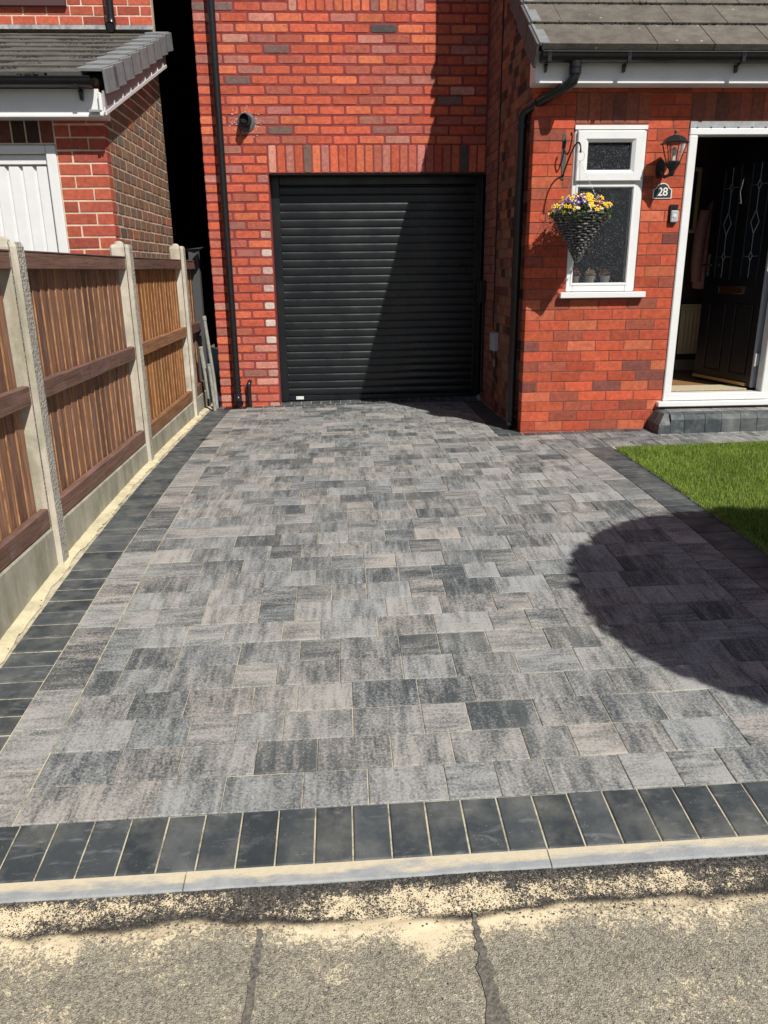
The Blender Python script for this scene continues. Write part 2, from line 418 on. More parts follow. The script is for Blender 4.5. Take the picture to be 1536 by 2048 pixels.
s_lo = ma.ramp(addm(.405, ma.math('MULTIPLY', band, .52), cen(patch, 1.7), cen(patchf, .8), cen(gr1, 1.5), cen(gr2, 1.1), ma.math('MULTIPLY', v3, -.45)), [(.42, 0.), (.62, 1.)])
col_up = ma.mix(s_up, stone_new, sand); col_lo = ma.mix(ma.math('MULTIPLY', s_lo, .92), stone_old, sandg)
col_lo = ma.mix(ma.math('MULTIPLY', band, s_lo), col_lo, sand)
lineg = ma.math('ABSOLUTE', ma.math('SUBTRACT', yline, 1.453))
linem = ma.math('MULTIPLY', ma.ramp(ma.math('ADD', lineg, cen(gr1, .03)), [(.004, 1.), (.017, 0.)]), ma.ramp(ma.noise(5, 3), [(.42, 0.), (.54, 1.)]))
c = ma.mix(upper, col_lo, col_up); c = ma.mix(ma.math('MULTIPLY', linem, .72), c, (.028, .026, .025))
ma.base(c)
h = ma.mix(upper, ma.mix(s_lo, ma.math('ADD', ma.math('MULTIPLY', v3, .8), ma.math('MULTIPLY', gr1, .5)), ma.math('ADD', .42, ma.math('MULTIPLY', gr3, .1))), ma.mix(s_up, ma.math('ADD', ma.math('MULTIPLY', v2, 1.1), ma.math('MULTIPLY', gr1, .5)), ma.math('ADD', .33, ma.math('MULTIPLY', gr3, .1))))
ma.bump(ma.sep(h)[0], .0085, .9)
from mathutils import noise as mno
def roadz(x, y):
    z = GZ(x, y)-.007+.0022*math.sin(9*x+3*y)*math.sin(5*y-2*x)
    if y > 1.0 and abs(x) < 1.9:
        n1 = mno.noise(Vector((x*5, y*9, .3))); n2 = mno.noise(Vector((x*26, y*38, 1.7))); n3 = mno.noise(Vector((x*80, y*80, 4.)))
        d = (y+.018*x-1.452+.02*n1)
        z += .0022*max(0, n1)+.0014*n2+.0007*n3
        z += .0055*math.exp(-((d+.030)/.020)**2)*(.55+.6*n1+.5*n2) - .0045*math.exp(-(d/.009)**2)*(.6+.5*n2)
    return z
road = sheet(-14, 14, -14, .3, 20, 12, -.001).obj('road', plain('far_asphalt', (.13, .12, .105), .93, var=.2, vs=6, bump=.004, bs=120)); tag(road, kind='structure')
foot = sheet(-1.3, 1.45, 1.05, 1.5565, 430, 84, 0, roadz)
for (a_, b_, c_, d_, nx_, ny_) in ((-3.2, -1.3, 1.05, 1.5565, 10, 6), (1.45, 3.4, 1.05, 1.5565, 10, 6), (-3.2, 3.4, .3, 1.05, 30, 10)):
    q = sheet(a_, b_, c_, d_, nx_, ny_, 0, roadz); foot.add(q.v, q.f)
foot = smooth_auto(foot.obj('footway', ma.m), 180); tag(foot, kind='structure')
for sx, a, bx in (('l', -14, -3.2), ('r', 3.4, 14)):
    q = sheet(a, bx, .3, 1.556, 8, 4, -.006); o = q.obj('footway_strip', bpy.data.materials['far_asphalt']); o.parent = foot

# tar seams: old reinstatement joints running towards the camera
mt = Mat('tar_seam', (.085, .078, .075), .85, spec=.3); mt.base(mt.mix(mt.ramp(mt.noise(120, 4, .7), [(.35, 0.), (.7, 1.)]), (.07, .065, .06), (.23, .21, .175))); mt.bump(mt.noise(200, 3), .003, .8)
def seam(pts, w0, w1):
    b = MB(); vs = []; n = 26
    for i in range(n+1):
        t = i/n; y = lerp(t, [0, .5, 1], [pts[0][1], pts[1][1], pts[2][1]]); x = lerp(t, [0, .5, 1], [pts[0][0], pts[1][0], pts[2][0]]); ww = (w0+(w1-w0)*t)*R.uniform(.6, 1.25)
        x += R.uniform(-.003, .003)
        for q in (-1, 1): vs.append((x+q*ww/2, y, roadz(x, y)+.0030+R.uniform(0, .0012)))
    b.add(vs, [(2*i, 2*i+1, 2*i+3, 2*i+2) for i in range(n)]); o = b.obj('tar_seam', mt.m, foot); return o
seam([(-.232, 1.432), (-.236, 1.30), (-.262, .95)], .018, .022)
seam([(.280, 1.442), (.285, 1.30), (.300, .95)], .006, .062)

# loose chippings and sand grains
mch = plain('chipping', (.05, .047, .045), .8, var=.4, vs=90)
b = MB(); b2 = MB()
def pebble(bb, x, y, z, r):
    vs = [(x+r*a*R.uniform(.7, 1.2), y+r*bb_*R.uniform(.7, 1.2), z+r*c*R.uniform(.6, 1)) for a, bb_, c in ((1,0,0),(-1,0,0),(0,1,0),(0,-1,0),(0,0,1),(0,0,-.6))]
    bb.add(vs, [(0,2,4),(2,1,4),(1,3,4),(3,0,4),(2,0,5),(1,2,5),(3,1,5),(0,3,5)])
for i in range(520):
    x = R.uniform(-1.1, 1.3); y = R.gauss(1.452-.018*x-.005, .018) if i % 5 else R.uniform(1.15, 1.55)
    y = min(y, 1.55); pebble(b, x, y, roadz(x, y)+.001, R.uniform(.0012, .0036))
for i in range(420):
    x = R.uniform(-1.1, 1.3); y = 1.553-abs(R.gauss(0, .008)); pebble(b, x, y, roadz(x, y)+.003, R.uniform(.0018, .0042))
for i in range(60):
    y = R.uniform(2.2, 7); x = R.uniform(-1.37, -1.33); pebble(b, x, y, GZ(x, y)+.004, R.uniform(.002, .004))
tag(b.obj('loose_chippings', mch), 'dark loose stone chippings scattered along the tarmac and the sand', 'chippings', kind='stuff')

# ================================================================== KERB (flush edging stones)
mk = concrete_mat('kerb_concrete', (.42, .43, .43), 0, False)
mk2 = Mat('sanded_kerb', rough=.9, spec=.2)
kx = mk2.xyz(); e = mk2.math('MULTIPLY', mk2.math('SUBTRACT', kx[1], 1.575), 30.)
kc = mk2.mix(mk2.ramp(mk2.noise(20, 6, .7), [(.3, 0.), (.7, 1.)]), (.24, .26, .28), (.36, .37, .37))
km = mk2.math('ADD', e, mk2.math('MULTIPLY', mk2.math('SUBTRACT', mk2.noise(1, 6, .65, vec=mk2.mapped((5, 22, 5))), .5), 4.2))
kf = mk2.ramp(km, [(.0, 0.), (.7, .9)])
mk2.base(mk2.mix(kf, kc, mk2.mix(mk2.noise(60, 3), (.50, .44, .31), (.68, .60, .43)))); mk2.bump(mk2.noise(220, 4), .0016, .8)
kerb = empty('kerb', (0, 1.58, -1.49)); tag(kerb, kind='structure')
for i, (a, bx) in enumerate([(-4.1, -3.2), (-3.2, -2.3), (-2.3, -1.37), (-1.37, -.44), (-.44, .505), (.505, 1.42), (1.42, 2.3), (2.3, 3.2)]):
    bb = MB(); n = 8
    zz = lambda x, y: GZ(x, y)-.002
    vs = []
    for k in range(n+1):
        x = a+.0015+(bx-a-.003)*k/n
        for y, dz in ((1.557, -.16), (1.557, -.004), (1.561, 0), (1.612, .001), (1.612, -.16)): vs.append((x, y, zz(x, y)+dz))
    fs = [(k*5+j, (k+1)*5+j, (k+1)*5+j+1, k*5+j+1) for k in range(n) for j in range(4)]+[(0, 1, 2, 3, 4), tuple(n*5+j for j in (4, 3, 2, 1, 0))]
    bb.add(vs, fs); local(kerb, bb.obj('kerb_stone', mk2.m))

# ================================================================== DRIVEWAY
m = Mat('jointing_sand', rough=.95, spec=.1)
m.base(m.mix(m.ramp(m.noise(12, 6, .8), [(.36, 0.), (.54, 1.)]), m.mix(m.noise(60, 3), (.10, .095, .08), (.28, .26, .20)), m.mix(m.noise(60, 3), (.42, .385, .285), (.62, .56, .41))))
m.bump(m.noise(300, 3), .0015, .7); M_SAND = m.m
drive = sheet(-1.40, 6.0, 1.605, 8.05, 36, 44, -.0042).obj('driveway', M_SAND); tag(drive, kind='structure')

PB = {}
def block_mesh(L, W, m, ch, T=.05):
    k = (round(L, 3), round(W, 3), m.name, ch)
    if k not in PB:
        b = MB(); hx, hy = L/2, W/2; c = ch; j = .0006
        top = [(-hx+c, -hy+c, 0), (hx-c, -hy+c, 0), (hx-c, hy-c, 0), (-hx+c, hy-c, 0)]
        rim = [(-hx, -hy, -c*.8), (hx, -hy, -c*.8), (hx, hy, -c*.8), (-hx, hy, -c*.8)]; bot = [(p[0], p[1], -T) for p in rim]
        b.add(bot+rim+top, [(8, 9, 10, 11)]+[(i, (i+1) % 4, 4+(i+1) % 4, 4+i) for i in range(4)]+[(4+i, 4+(i+1) % 4, 8+(i+1) % 4, 8+i) for i in range(4)])
        PB[k] = b
    return PB[k]
PM = {}
def blockM(x, y, rz=0, dz=0):
    sl = math.atan(slope(y)); cr = math.atan(lerp(y, [1.5, 7.7], [.018, .013]))
    return Matrix.Translation((x, y, GZ(x, y)+dz)) @ Matrix.Rotation(sl+R.uniform(-.005, .005), 4, 'X') @ Matrix.Rotation(-cr+R.uniform(-.004, .004), 4, 'Y') @ Matrix.Rotation(rz, 4, 'Z')
def pcol():
    x = R.random(); tone = R.gauss(.475, .12)
    if x < .11: tone = R.uniform(.12, .26)
    elif x < .18: tone = R.uniform(.68, .85)
    return (max(0, min(1, tone)), R.random(), R.random()**1.15)
pav = []; edg = []
EDGE_J = .004
def clipx(y):   # inner edge of the right-hand soldier column
    return 1.565+.03*(5.2-y)
Y0 = 1.803; ROWS = [.1507]*23+[.158]*3+[.1402]*13
ymax = Y0
szs = [.231, .192, .153]
row = 0; y = Y0
for PITCH_Y in ROWS:
    yc = y+PITCH_Y/2
    xl = -.958; xr = clipx(yc)
    if yc > 5.27: xr = 6.0
    if yc > 5.745: xr = 1.188
    x = xl - (R.uniform(0, .1))
    # random bond
    x = xl
    first = True
    while x < xr-.02:
        L = R.choice(szs)
        if first: L = R.choice([.153, .192, .231, .11]); first = False
        if xr-(x+L) < .07: L = xr-x
        if x+L > xr: L = xr-x
        J = R.uniform(.0024, .0037)
        pav.append((x+L/2, yc+R.uniform(-.0006, .0006), L-J, PITCH_Y-J, 0, 1 if (L < .16 and R.random() < .5) or R.random() < .08 else 0, pcol()))
        x += L
    y += PITCH_Y; row += 1
YEND = y
# left running column, lengthwise
y = Y0
while y < YEND-.03:
    L = R.choice(szs)
    if YEND-(y+L) < .07: L = YEND-y
    t = pcol(); pav.append((-1.0405, y+L/2, .160-.003, L-.003, 0, 1, (min(1, t[0]+.04), t[1], min(1, t[2]+.3)))); y += L
# right column (slightly splayed)
y = Y0; th = math.atan(.03)
while y < 5.26:
    L = R.choice(szs)
    if 5.269-(y+L) < .07: L = 5.269-y
    yc = y+L/2; xc = clipx(yc)+.079
    pav.append((xc, yc, .158-.003, L-.003, th, 1, pcol())); y += L
def ch_col(): return (R.random(), R.random(), R.random())
def border(x0, y0, x1, y1, along, wid, pitch=.1020, j=.0048):
    L = math.hypot(x1-x0, y1-y0); n = round(L/pitch); p = L/n; a = math.atan2(y1-y0, x1-x0)
    for i in range(n):
        t = (i+.5)*p; x = x0+math.cos(a)*t; y = y0+math.sin(a)*t
        edg.append((x, y, p-j, wid-.004, a, 0, ch_col()))
border(-3.2, 1.7075, 1.95, 1.7075, 0, .193, j=.005)             # front soldier course
border(-1.222, 1.803, -1.222, 7.70, 0, .199, j=.0068)                    # along the fence
rx = lambda y: 1.722+.03*(5.2-y)
border(rx(1.803)+.105, 1.803, rx(5.269)+.105, 5.269, 0, .205)     # by the lawn
border(-1.12, 7.632, 1.36, 7.632, 0, .112, j=.0045)                # garage threshold
border(-.64, 7.745, 1.38, 7.745, 0, .105); border(-.64, 7.85, 1.38, 7.85, 0, .10)
border(1.20, 5.798, 2.42, 5.798, 0, .105)                         # foot of the porch wall
border(1.945, 5.217, 5.9, 5.217, 0, .102)                         # top of the lawn
border(1.29, 5.855, 1.29, 7.573, 0, .19)                          # foot of side wall
# far left filler in front of the pier
def build_blocks(items, mats, matas, name, field, limit, ch):
    items.sort(key=lambda q: math.hypot(q[0], q[1]))
    for x, y, L, W, rz, st, col in items[:limit]:
        k = (round(L/.003)*.003, round(W/.003)*.003, mats[st].name)
        if k not in PM: PM[k] = block_mesh(k[0], k[1], mats[st], ch).mesh(name, mats[st])
        link(name, PM[k], drive, blockM(x, y, rz, R.uniform(-.0016, .0014)) @ Matrix.Diagonal((L/k[0], W/k[1], 1, 1)), col)
    for st in range(len(mats)):
        b = MB()
        for x, y, L, W, rz, s_, col in items[limit:]:
            if s_ != st: continue
            b.cur = col; q = block_mesh(round(L, 3), round(W, 3), mats[st], ch); b.add(q.v, q.f, blockM(x, y, rz, R.uniform(-.0009, .0009)))
        if b.v: o = b.obj(field, matas[st], drive); o['kind'] = 'stuff'
build_blocks(pav, M_PV, M_PVa, 'paver', 'paving', 300, .0024)
build_blocks(edg, [M_CH], [M_CHa], 'edging_block', 'edging', 300, .0035)

# spilt kiln sand along the fence foot
b = MB(); n = 170; vs = []
for i in range(n+1):
    y = 1.62+6.1*i/n; e = -1.338+.007*math.sin(y*5)+.005*math.sin(y*17)+R.uniform(-.006, .006)
    for x, dz in ((-1.402, .010), (-1.384, .008+R.uniform(0, .004)), (-1.362, .005+R.uniform(0, .003)), (e, .0004)): vs.append((x, y, GZ(x, y)+dz))
b.add(vs, [(i*4+j, i*4+j+1, (i+1)*4+j+1, (i+1)*4+j) for i in range(n) for j in range(3)])
ms = Mat('spilt_sand', rough=.95, spec=.1); ms.base(ms.mix(ms.ramp(ms.noise(9, 5, .7), [(.3, 0.), (.7, 1.)]), (.42, .38, .26), (.74, .66, .44))); ms.bump(ms.noise(160, 4), .003, .8)
tag(smooth_auto(b.obj('jointing_sand', ms.m), 60), 'pale yellow jointing sand left in a strip along the foot of the fence', 'sand', kind='stuff')

# ================================================================== LAWN
lx = lambda y: 1.937+.03*(5.2-y)
b = MB(); vs = []; ys = [1.56+(5.16-1.56)*i/24 for i in range(25)]
for y in ys:
    for k in range(13): x = lx(y)+(7-lx(y))*(k/12)**1.6; vs.append((x, y, GZ(x, y)+.004+ (.006 if k else -.02)))
b.add(vs, [(j*13+i, j*13+i+1, (j+1)*13+i+1, (j+1)*13+i) for j in range(24) for i in range(12)])
lawn = b.obj('lawn', plain('lawn_soil', (.045, .045, .02), .95, var=.4, vs=30, bump=.004)); tag(lawn, kind='structure')
mg = Mat('grass_blade', rough=.55, spec=.3)
gn = mg.noise(2.6, 4, .6); gf = mg.noise(60, 2)
gcol = mg.mix(mg.ramp(gn, [(.35, 0.), (.65, 1.)]), (.14, .265, .025), (.25, .385, .05)); gcol = mg.mix(mg.ramp(gf, [(.45, 0.), (.75, .8)]), gcol, (.40, .39, .14))
mg.base(gcol); mg.b.inputs['Subsurface Weight'].default_value = 0
tr = mg.N('ShaderNodeBsdfTranslucent'); mg.L(gcol, tr.inputs[0]); mx = mg.N('ShaderNodeMixShader'); mx.inputs[0].default_value = .35
mg.L(mg.b.outputs[0], mx.inputs[1]); mg.L(tr.outputs[0], mx.inputs[2]); mg.L(mx.outputs[0], mg.n['Material Output'].inputs[0])
vs = []; fs = []; GRr = random.Random(5)
def blade(x, y, z, h, wd):
    a = GRr.uniform(0, 6.28); ln = GRr.uniform(.1, .7)*h; d = GRr.uniform(0, 6.28)
    ca, sa = math.cos(a)*wd, math.sin(a)*wd; dx, dy = math.cos(d)*ln, math.sin(d)*ln; o = len(vs)
    vs.extend([(x-ca, y-sa, z), (x+ca, y+sa, z), (x-ca*.8+dx*.35, y-sa*.8+dy*.35, z+h*.6), (x+ca*.8+dx*.35, y+sa*.8+dy*.35, z+h*.6), (x+dx, y+dy, z+h)])
    fs.extend([(o, o+1, o+3, o+2), (o+2, o+3, o+4)])
for i in range(100000):
    y = 2.4+(5.145-2.4)*GRr.random(); x = lx(y)+.006+GRr.random()*1.75
    if y < 3.0 and x > 3.2: continue
    blade(x, y, GZ(x, y)+.008, GRr.uniform(.012, .034)*(1.5 if GRr.random() < .10 else 1), GRr.uniform(.0009, .0019))
for i in range(3500):      # ragged edge over the blocks
    y = 2.4+(5.17-2.4)*GRr.random(); x = lx(y)+GRr.uniform(-.02, .01); blade(x, y, GZ(x, y)+.002, GRr.uniform(.012, .04), .0013)
for i in range(2500):
    x = 1.96+GRr.random()*1.8; y = 5.15+GRr.uniform(-.008, .02); blade(x, y, GZ(x, y)+.002, GRr.uniform(.012, .04), .0013)
for i in range(22000):
    y = 1.6+.82*GRr.random(); x = lx(y)+.006+GRr.random()*1.5; blade(x, y, GZ(x, y)+.008, GRr.uniform(.018, .045), .0018)
for i in range(16000):
    y = 1.6+3.5*GRr.random(); x = 3.4+GRr.random()*3.3; blade(x, y, GZ(x, y)+.008, GRr.uniform(.03, .05), .004)
me = bpy.data.meshes.new('grass'); me.from_pydata(vs, [], fs); me.materials.append(mg.m)
go = bpy.data.objects.new('grass', me); C.objects.link(go); tag(go, 'short bright green grass of the front lawn beside the driveway', 'grass', kind='stuff')

def slab(root, name, m, *a, bev=None):
    b = MB()
    if bev: b.bbox(*a, bev)
    else: b.box(*a)
    return local(root, b.obj(name, m))
def polytube(root, name, m, pts, r, n=12, sm=True):
    b = MB(); b.tube(pts, r, n); o = local(root, b.obj(name, m)); 
    return smooth_auto(o, 50) if sm else o
def half_gutter(root, x0, x1, y, z, r, name='gutter'):
    b = MB(); n = 12; prof = []
    for k in range(n+1):
        a = math.pi+math.pi*k/n; prof.append((y+r*math.cos(a), z+r*math.sin(a)))
    for k in range(n, -1, -1):
        a = math.pi+math.pi*k/n; prof.append((y+(r-.004)*math.cos(a), z+(r-.004)*math.sin(a)))
    vs = [(x0, p[0], p[1]) for p in prof]+[(x1, p[0], p[1]) for p in prof]; N = len(prof)
    b.add(vs, [(i, i+1, N+i+1, N+i) for i in range(N-1)]+[(N-1, 0, N, 2*N-1)])
    for xx in (x0, x1):
        o = len(b.v); pts = [(xx, y+r*math.cos(math.pi+math.pi*k/n), z+r*math.sin(math.pi+math.pi*k/n)) for k in range(n+1)]; b.add(pts, [tuple(range(n+1))])
    b.tube([(x0, y-r, z), (x1, y-r, z)], .006, 6)
    return smooth_auto(local(root, b.obj(name, M_BLK)), 50)

# ================================================================== GARAGE EXTENSION
g = empty('garage_extension', (.07, YW, -1.31)); tag(g, 'new red brick garage block with black roller door facing the driveway', 'house')
ZL = .854; GC = .0815
b = MB(); MY = YW+.004
b.box(XG+.004, -.643, MY, MY+.25, ZB, ZL); b.box(XG+.004, XS+.2, MY, MY+.25, ZL, 10)
b.box(XG+.004, XG+.25, MY+.25, 16, ZB, 10)                                   # flank along the alley
b.box(XS+.005, XS+.25, 7.085, MY, ZB, 7.5)                                    # flank by the porch
local(g, b.obj('wall', M_MORT_RED))
W = Wall(g, M_BR, M_BRa, PAL_G, .239, GC, .0165, .009, .0045)
z_0 = ZL-27*GC; SH = 3*GC
holes = [(-.643, 5, -3, ZL), (-.645, 5, ZL, ZL+SH), (-.40, .80, 2.158, 2.158+SH)]
W.lay((0, YW, 0), (1, 0), (0, -1), XG-.007, XS-.004, z_0, 3.0, holes, shift=XG)
n = round((XS-.004+.643)/.0812); p = (XS-.004+.643)/n
for i in range(n): W.put((0, YW, 0), (1, 0), (0, -1), -.643+i*p+.006, ZL+.002, p-.012, SH-.013, vert=True)
n = 15; p = 1.20/n
for i in range(n): W.put((0, YW, 0), (1, 0), (0, -1), -.40+i*p+.006, 2.16, p-.012, SH-.013, vert=True)
for it in W.items:      # a few whitewashed reclaimed bricks at the door jamb
    pass
jamb = [k for k, it in enumerate(W.items) if it[0].to_translation().x+it[1] > -.67 and it[0].to_translation().x < -.66 and it[0].to_translation().z < .5 and it[1] < .14]
for k in jamb:
    if R.random() < .5: M_, L_, H_, c_, v_ = W.items[k]; W.items[k] = (M_, L_, H_, R.choice([(.62, .50, .44), (.50, .28, .23), (.55, .40, .36)]), v_)
W.build(near)
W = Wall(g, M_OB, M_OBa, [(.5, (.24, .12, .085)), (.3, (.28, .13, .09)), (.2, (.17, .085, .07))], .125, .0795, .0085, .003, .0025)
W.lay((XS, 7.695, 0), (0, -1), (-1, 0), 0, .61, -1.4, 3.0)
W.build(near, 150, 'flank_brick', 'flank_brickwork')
# reveal in the opening, door
slab(g, 'door_reveal', M_MORT_RED, -.70, -.6445, MY+.25, MY+.45, ZB, ZL)
slab(g, 'lintel', plain('steel_lintel', (.02, .02, .022), .5), -.66, XS+.004, YW+.012, YW+.22, ZL-.012, ZL-.001)
slab(g, 'wall_liner', M_DARK, -.66, XS+.2, 8.02, 8.05, ZB, ZL+.05)
M_SH = Mat('shutter_black', (.007, .0095, .0115), .38, spec=.5); M_SH.base(M_SH.mix(M_SH.ramp(M_SH.noise(3, 5, .65), [(.4, 0.), (.75, 1.)]), (.007, .0095, .012), (.016, .018, .019))); M_SH.rough(M_SH.ramp(M_SH.noise(5, 3), [(.3, .24), (.7, .40)])); M_SH = M_SH.m
YD = 7.90; XL_, XR_ = -.567, XS-.055
slab(g, 'door_guide', M_SH, -.643, XL_+.004, YD-.03, YD+.04, ZB+.12, ZL-.012, bev=.003)
slab(g, 'door_guide', M_SH, XR_-.004, XS+.003, YD-.03, YD+.04, ZB+.12, ZL-.012, bev=.003)
slab(g, 'door_hood', M_SH, XL_+.006, XR_-.006, YD-.025, YD+.06, ZL-.085, ZL-.012, bev=.004)
zb = -1.296; ns = 27; zt_ = ZL-.09; hp = (zt_-zb-.055)/ns
sb = MB(); pr_ = []
pr_ = [(.004, 0), (-.004, .002), (-.0068, .008), (-.0078, .03), (-.0075, hp-.026), (-.0062, hp-.017), (-.003, hp-.009), (.002, hp-.0045), (.006, hp-.004)]
vs = []
for x in (0, 1):
    for py, pz in pr_: vs.append((x, py, pz))
N = len(pr_); sb.add(vs, [(i, N+i, N+i+1, i+1) for i in range(N-1)]); sb.add([(0, .006, 0), (1, .006, 0), (1, .006, hp), (0, .006, hp)], [(0, 1, 2, 3)])
sm_ = sb.mesh('shutter_slat', M_SH); sm_.polygons.foreach_set('use_smooth', [True]*len(sm_.polygons)); sm_.set_sharp_from_angle(angle=math.radians(50))
for i in range(ns):
    o = link('shutter_slat', sm_, g, g.matrix_basis.inverted() @ Matrix.Translation((XL_, YD+R.uniform(-.0008, .0008), zb+.055+i*hp)) @ Matrix.Rotation(R.uniform(-.012, .012), 4, 'X') @ Matrix.Diagonal((XR_-XL_, 1, 1, 1)))
slab(g, 'bottom_bar', M_SH, XL_+.002, XR_-.002, YD-.014, YD+.02, zb, zb+.052, bev=.004)
o = slab(g, 'sticker', plain('sticker_white', (.72, .74, .74), .4), -.492, -.415, YD-.0165, YD-.0145, zb+.012, zb+.044); 
slab(g, 'rating_mark', plain('sticker_blue', (.12, .2, .35), .4), -.482, -.474, YD-.0175, YD-.0168, zb+.022, zb+.033)
# left rainwater pipe
def rainpipe(root, x, y, z0, z1, r, clips, shoe=True, cdir=1):
    p = polytube(root, 'downpipe', M_BLK, [(x, y, z0), (x, y, z1)], r, 16)
    for zc in clips:
        b = MB(); b.tube([(x, y, zc-.012), (x, y, zc+.012)], r+.006, 16); b.box(x-r-.02, x+r+.022, y+r*.2, y+r*.2+.012, zc-.009, zc+.009)
        b.tube([(x+cdir*(r+.012), y-.004, zc), (x+cdir*(r+.012), y+.03, zc)], .005, 6)
        c = smooth_auto(b.obj('pipe_clip', M_BLK), 50); c.parent = p; c.matrix_parent_inverse = p.matrix_basis.inverted() @ (root.matrix_basis.inverted()); 
    return p
pp = rainpipe(g, -1.054, 7.625, -1.19, 4.0, .0315, [.93, -.96])
b = MB()
for k, zc in enumerate((-1.02, -1.06, -1.10, -1.14, -1.18)): b.tube([(-1.054, 7.625, zc-.010), (-1.054, 7.625, zc+.010)], .0375, 16)
b.tube([(-1.054, 7.625, -1.18), (-1.054, 7.62, -1.215), (-1.05, 7.60, -1.245), (-1.035, 7.565, -1.268)], [.036, .037, .038, .040], 16, cap=False)
b.tube([(-1.035, 7.565, -1.268), (-1.04, 7.58, -1.260)], [.034, .030], 16); smooth_auto(local(g, b.obj('pipe_shoe', M_BLK)), 50)
b = MB(); b.tube([(-1.035, 7.566, -1.2678), (-1.036, 7.567, -1.267)], [.033, .033], 16); local(g, b.obj('shoe_mouth', M_DARK))
polytube(g, 'waste_pipe', M_BLK, [(-.945, 7.655, -1.33), (-.945, 7.655, -1.11), (-.943, 7.66, -1.085), (-.938, 7.675, -1.07), (-.935, 7.72, -1.062)], [.0215, .0215, .023, .023, .021], 12)
# boiler flue
fl = empty('boiler_flue', (-.819, YW, 1.28)); tag(fl, 'round grey and black boiler flue terminal sticking out of the garage wall', 'flue')
mf = plain('flue_collar', (.075, .078, .08), .6, var=.2, vs=60)
def ytube(root, name, m, x, z, pts, n=24, cap=True):
    b = MB(); b.tube([(x, p[0], z) for p in pts], [p[1] for p in pts], n, cap); return smooth_auto(local(root, b.obj(name, m)), 40)
ytube(fl, 'collar', mf, -.819, 1.28, [(YW+.005, .082), (YW-.006, .082), (YW-.010, .074), (YW-.012, .05)])
ytube(fl, 'flue_pipe', M_BLK, -.822, 1.288, [(YW, .052), (YW-.085, .052), (YW-.087, .046)])
ytube(fl, 'flue_ring', M_BLK, -.822, 1.288, [(YW-.05, .056), (YW-.062, .056)])
ytube(fl, 'flue_mouth', M_BLK, -.824, 1.292, [(YW-.085, .038), (YW-.13, .038)], cap=False)
ytube(fl, 'baffle', M_DARK, -.824, 1.292, [(YW-.098, .036), (YW-.10, .036)])
# splash of mortar dust round the flue
b = MB()
for i in range(60):
    a = R.uniform(0, 6.28); d = R.uniform(.085, .16); x = -.819+d*math.cos(a); z = 1.28+d*math.sin(a)*.9; r = R.uniform(.002, .006)
    b.box(x-r, x+r*R.uniform(.5, 2), YW-.0012, YW+.003, z-r*.7, z+r*.7)
o = local(g, b.obj('mortar_splash', plain('mortar_dust', (.55, .45, .40), .9))); o['kind'] = 'stuff'

# ================================================================== OLD HOUSE (porch side)
h = empty('brick_house', (2.6, YP, -1.24)); tag(h, 'red brick house number 28 with open front door, white window and tiled lean-to roof', 'house')
FY = YP+.003
VZ = lambda y: 1.379+.728*(y-5.622)        # roof plane (tile tops)
b = MB()
WX0, WX1, WZ0, WZ1 = 1.684, 2.209, -.182, .952
DX0, DX1, DZ0, DZ1 = 2.513, 3.385, -1.058, .975
b.box(XS+.003, WX0, FY, 6.10, ZB, 1.30); b.box(WX0, WX1, FY, 6.10, ZB, WZ0); b.box(WX0, WX1, FY, 6.10, WZ1, 1.30)
b.box(WX1, DX0, FY, 6.10, ZB, 1.30); b.box(DX0, DX1, FY, 6.10, ZB, DZ0); b.box(DX0, DX1, FY, 6.10, DZ1, 1.30); b.box(DX1, 6, FY, 6.10, ZB, 1.30)
# flank: polygon up to the roof line then the tall part
vs = []; poly = [(6.10, ZB), (7.085, ZB), (7.085, 7.5), (6.756, 7.5), (6.756, VZ(6.756)-.02), (6.10, VZ(6.10)-.03)]
for x in (XS+.003, XS+.25): vs += [(x, p[0], p[1]) for p in poly]
nn = len(poly); b.add(vs, [tuple(range(nn)), tuple(range(2*nn-1, nn-1, -1))]+[(i, (i+1) % nn, nn+(i+1) % nn, nn+i) for i in range(nn)])
b.add([(XS+.003, FY, 1.30), (XS+.003, 6.1, 1.30), (XS+.003, 6.1, VZ(6.1)-.03), (XS+.25, FY, 1.30), (XS+.25, 6.1, 1.30), (XS+.25, 6.1, VZ(6.1)-.03)], [(0, 1, 2), (5, 4, 3), (0, 2, 5, 3)])
b.box(XS+.25, 6, 6.756, 6.95, 1.9, 7.5)
local(h, b.obj('wall', M_MORT_OLD))
W = Wall(h, M_OB, M_OBa, PAL_O, .222, .0775, .0062, .002, .0022)
hz = [(WX0, WX1, WZ0-.02, 1.17), (DX0, DX1, -1.4, 1.17)]
W.lay((0, YP, 0), (1, 0), (0, -1), XS-.003, 4.2, -1.2405-.0775, 1.24, hz, shift=XS)
nS = 6; p = (WX1+.01-WX0)/nS
PS = [(.4, (.34, .10, .06)), (.3, (.28, .09, .06)), (.3, (.17, .065, .05))]
sv = W.pal; W.pal = PS
for i in range(nS): W.put((0, YP, 0), (1, 0), (0, -1), WX0+i*p+.004, .962, p-.008, .197, vert=True)
nS = 19; p = .0865
for i in range(nS): W.put((0, YP, 0), (1, 0), (0, -1), DX0+.005+i*p+.004, .980, p-.008, .181, vert=True)
W.pal = sv
W.build(lambda it: it[0].to_translation().x if it[0].to_translation().x < 3.3 else 99, 190)
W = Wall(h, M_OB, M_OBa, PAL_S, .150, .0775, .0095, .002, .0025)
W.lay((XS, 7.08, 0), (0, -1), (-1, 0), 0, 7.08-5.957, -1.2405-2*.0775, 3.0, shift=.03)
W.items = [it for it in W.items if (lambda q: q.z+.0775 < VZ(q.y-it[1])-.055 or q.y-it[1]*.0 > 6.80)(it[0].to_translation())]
W.build(near, 290, 'flank_brick', 'flank_brickwork')
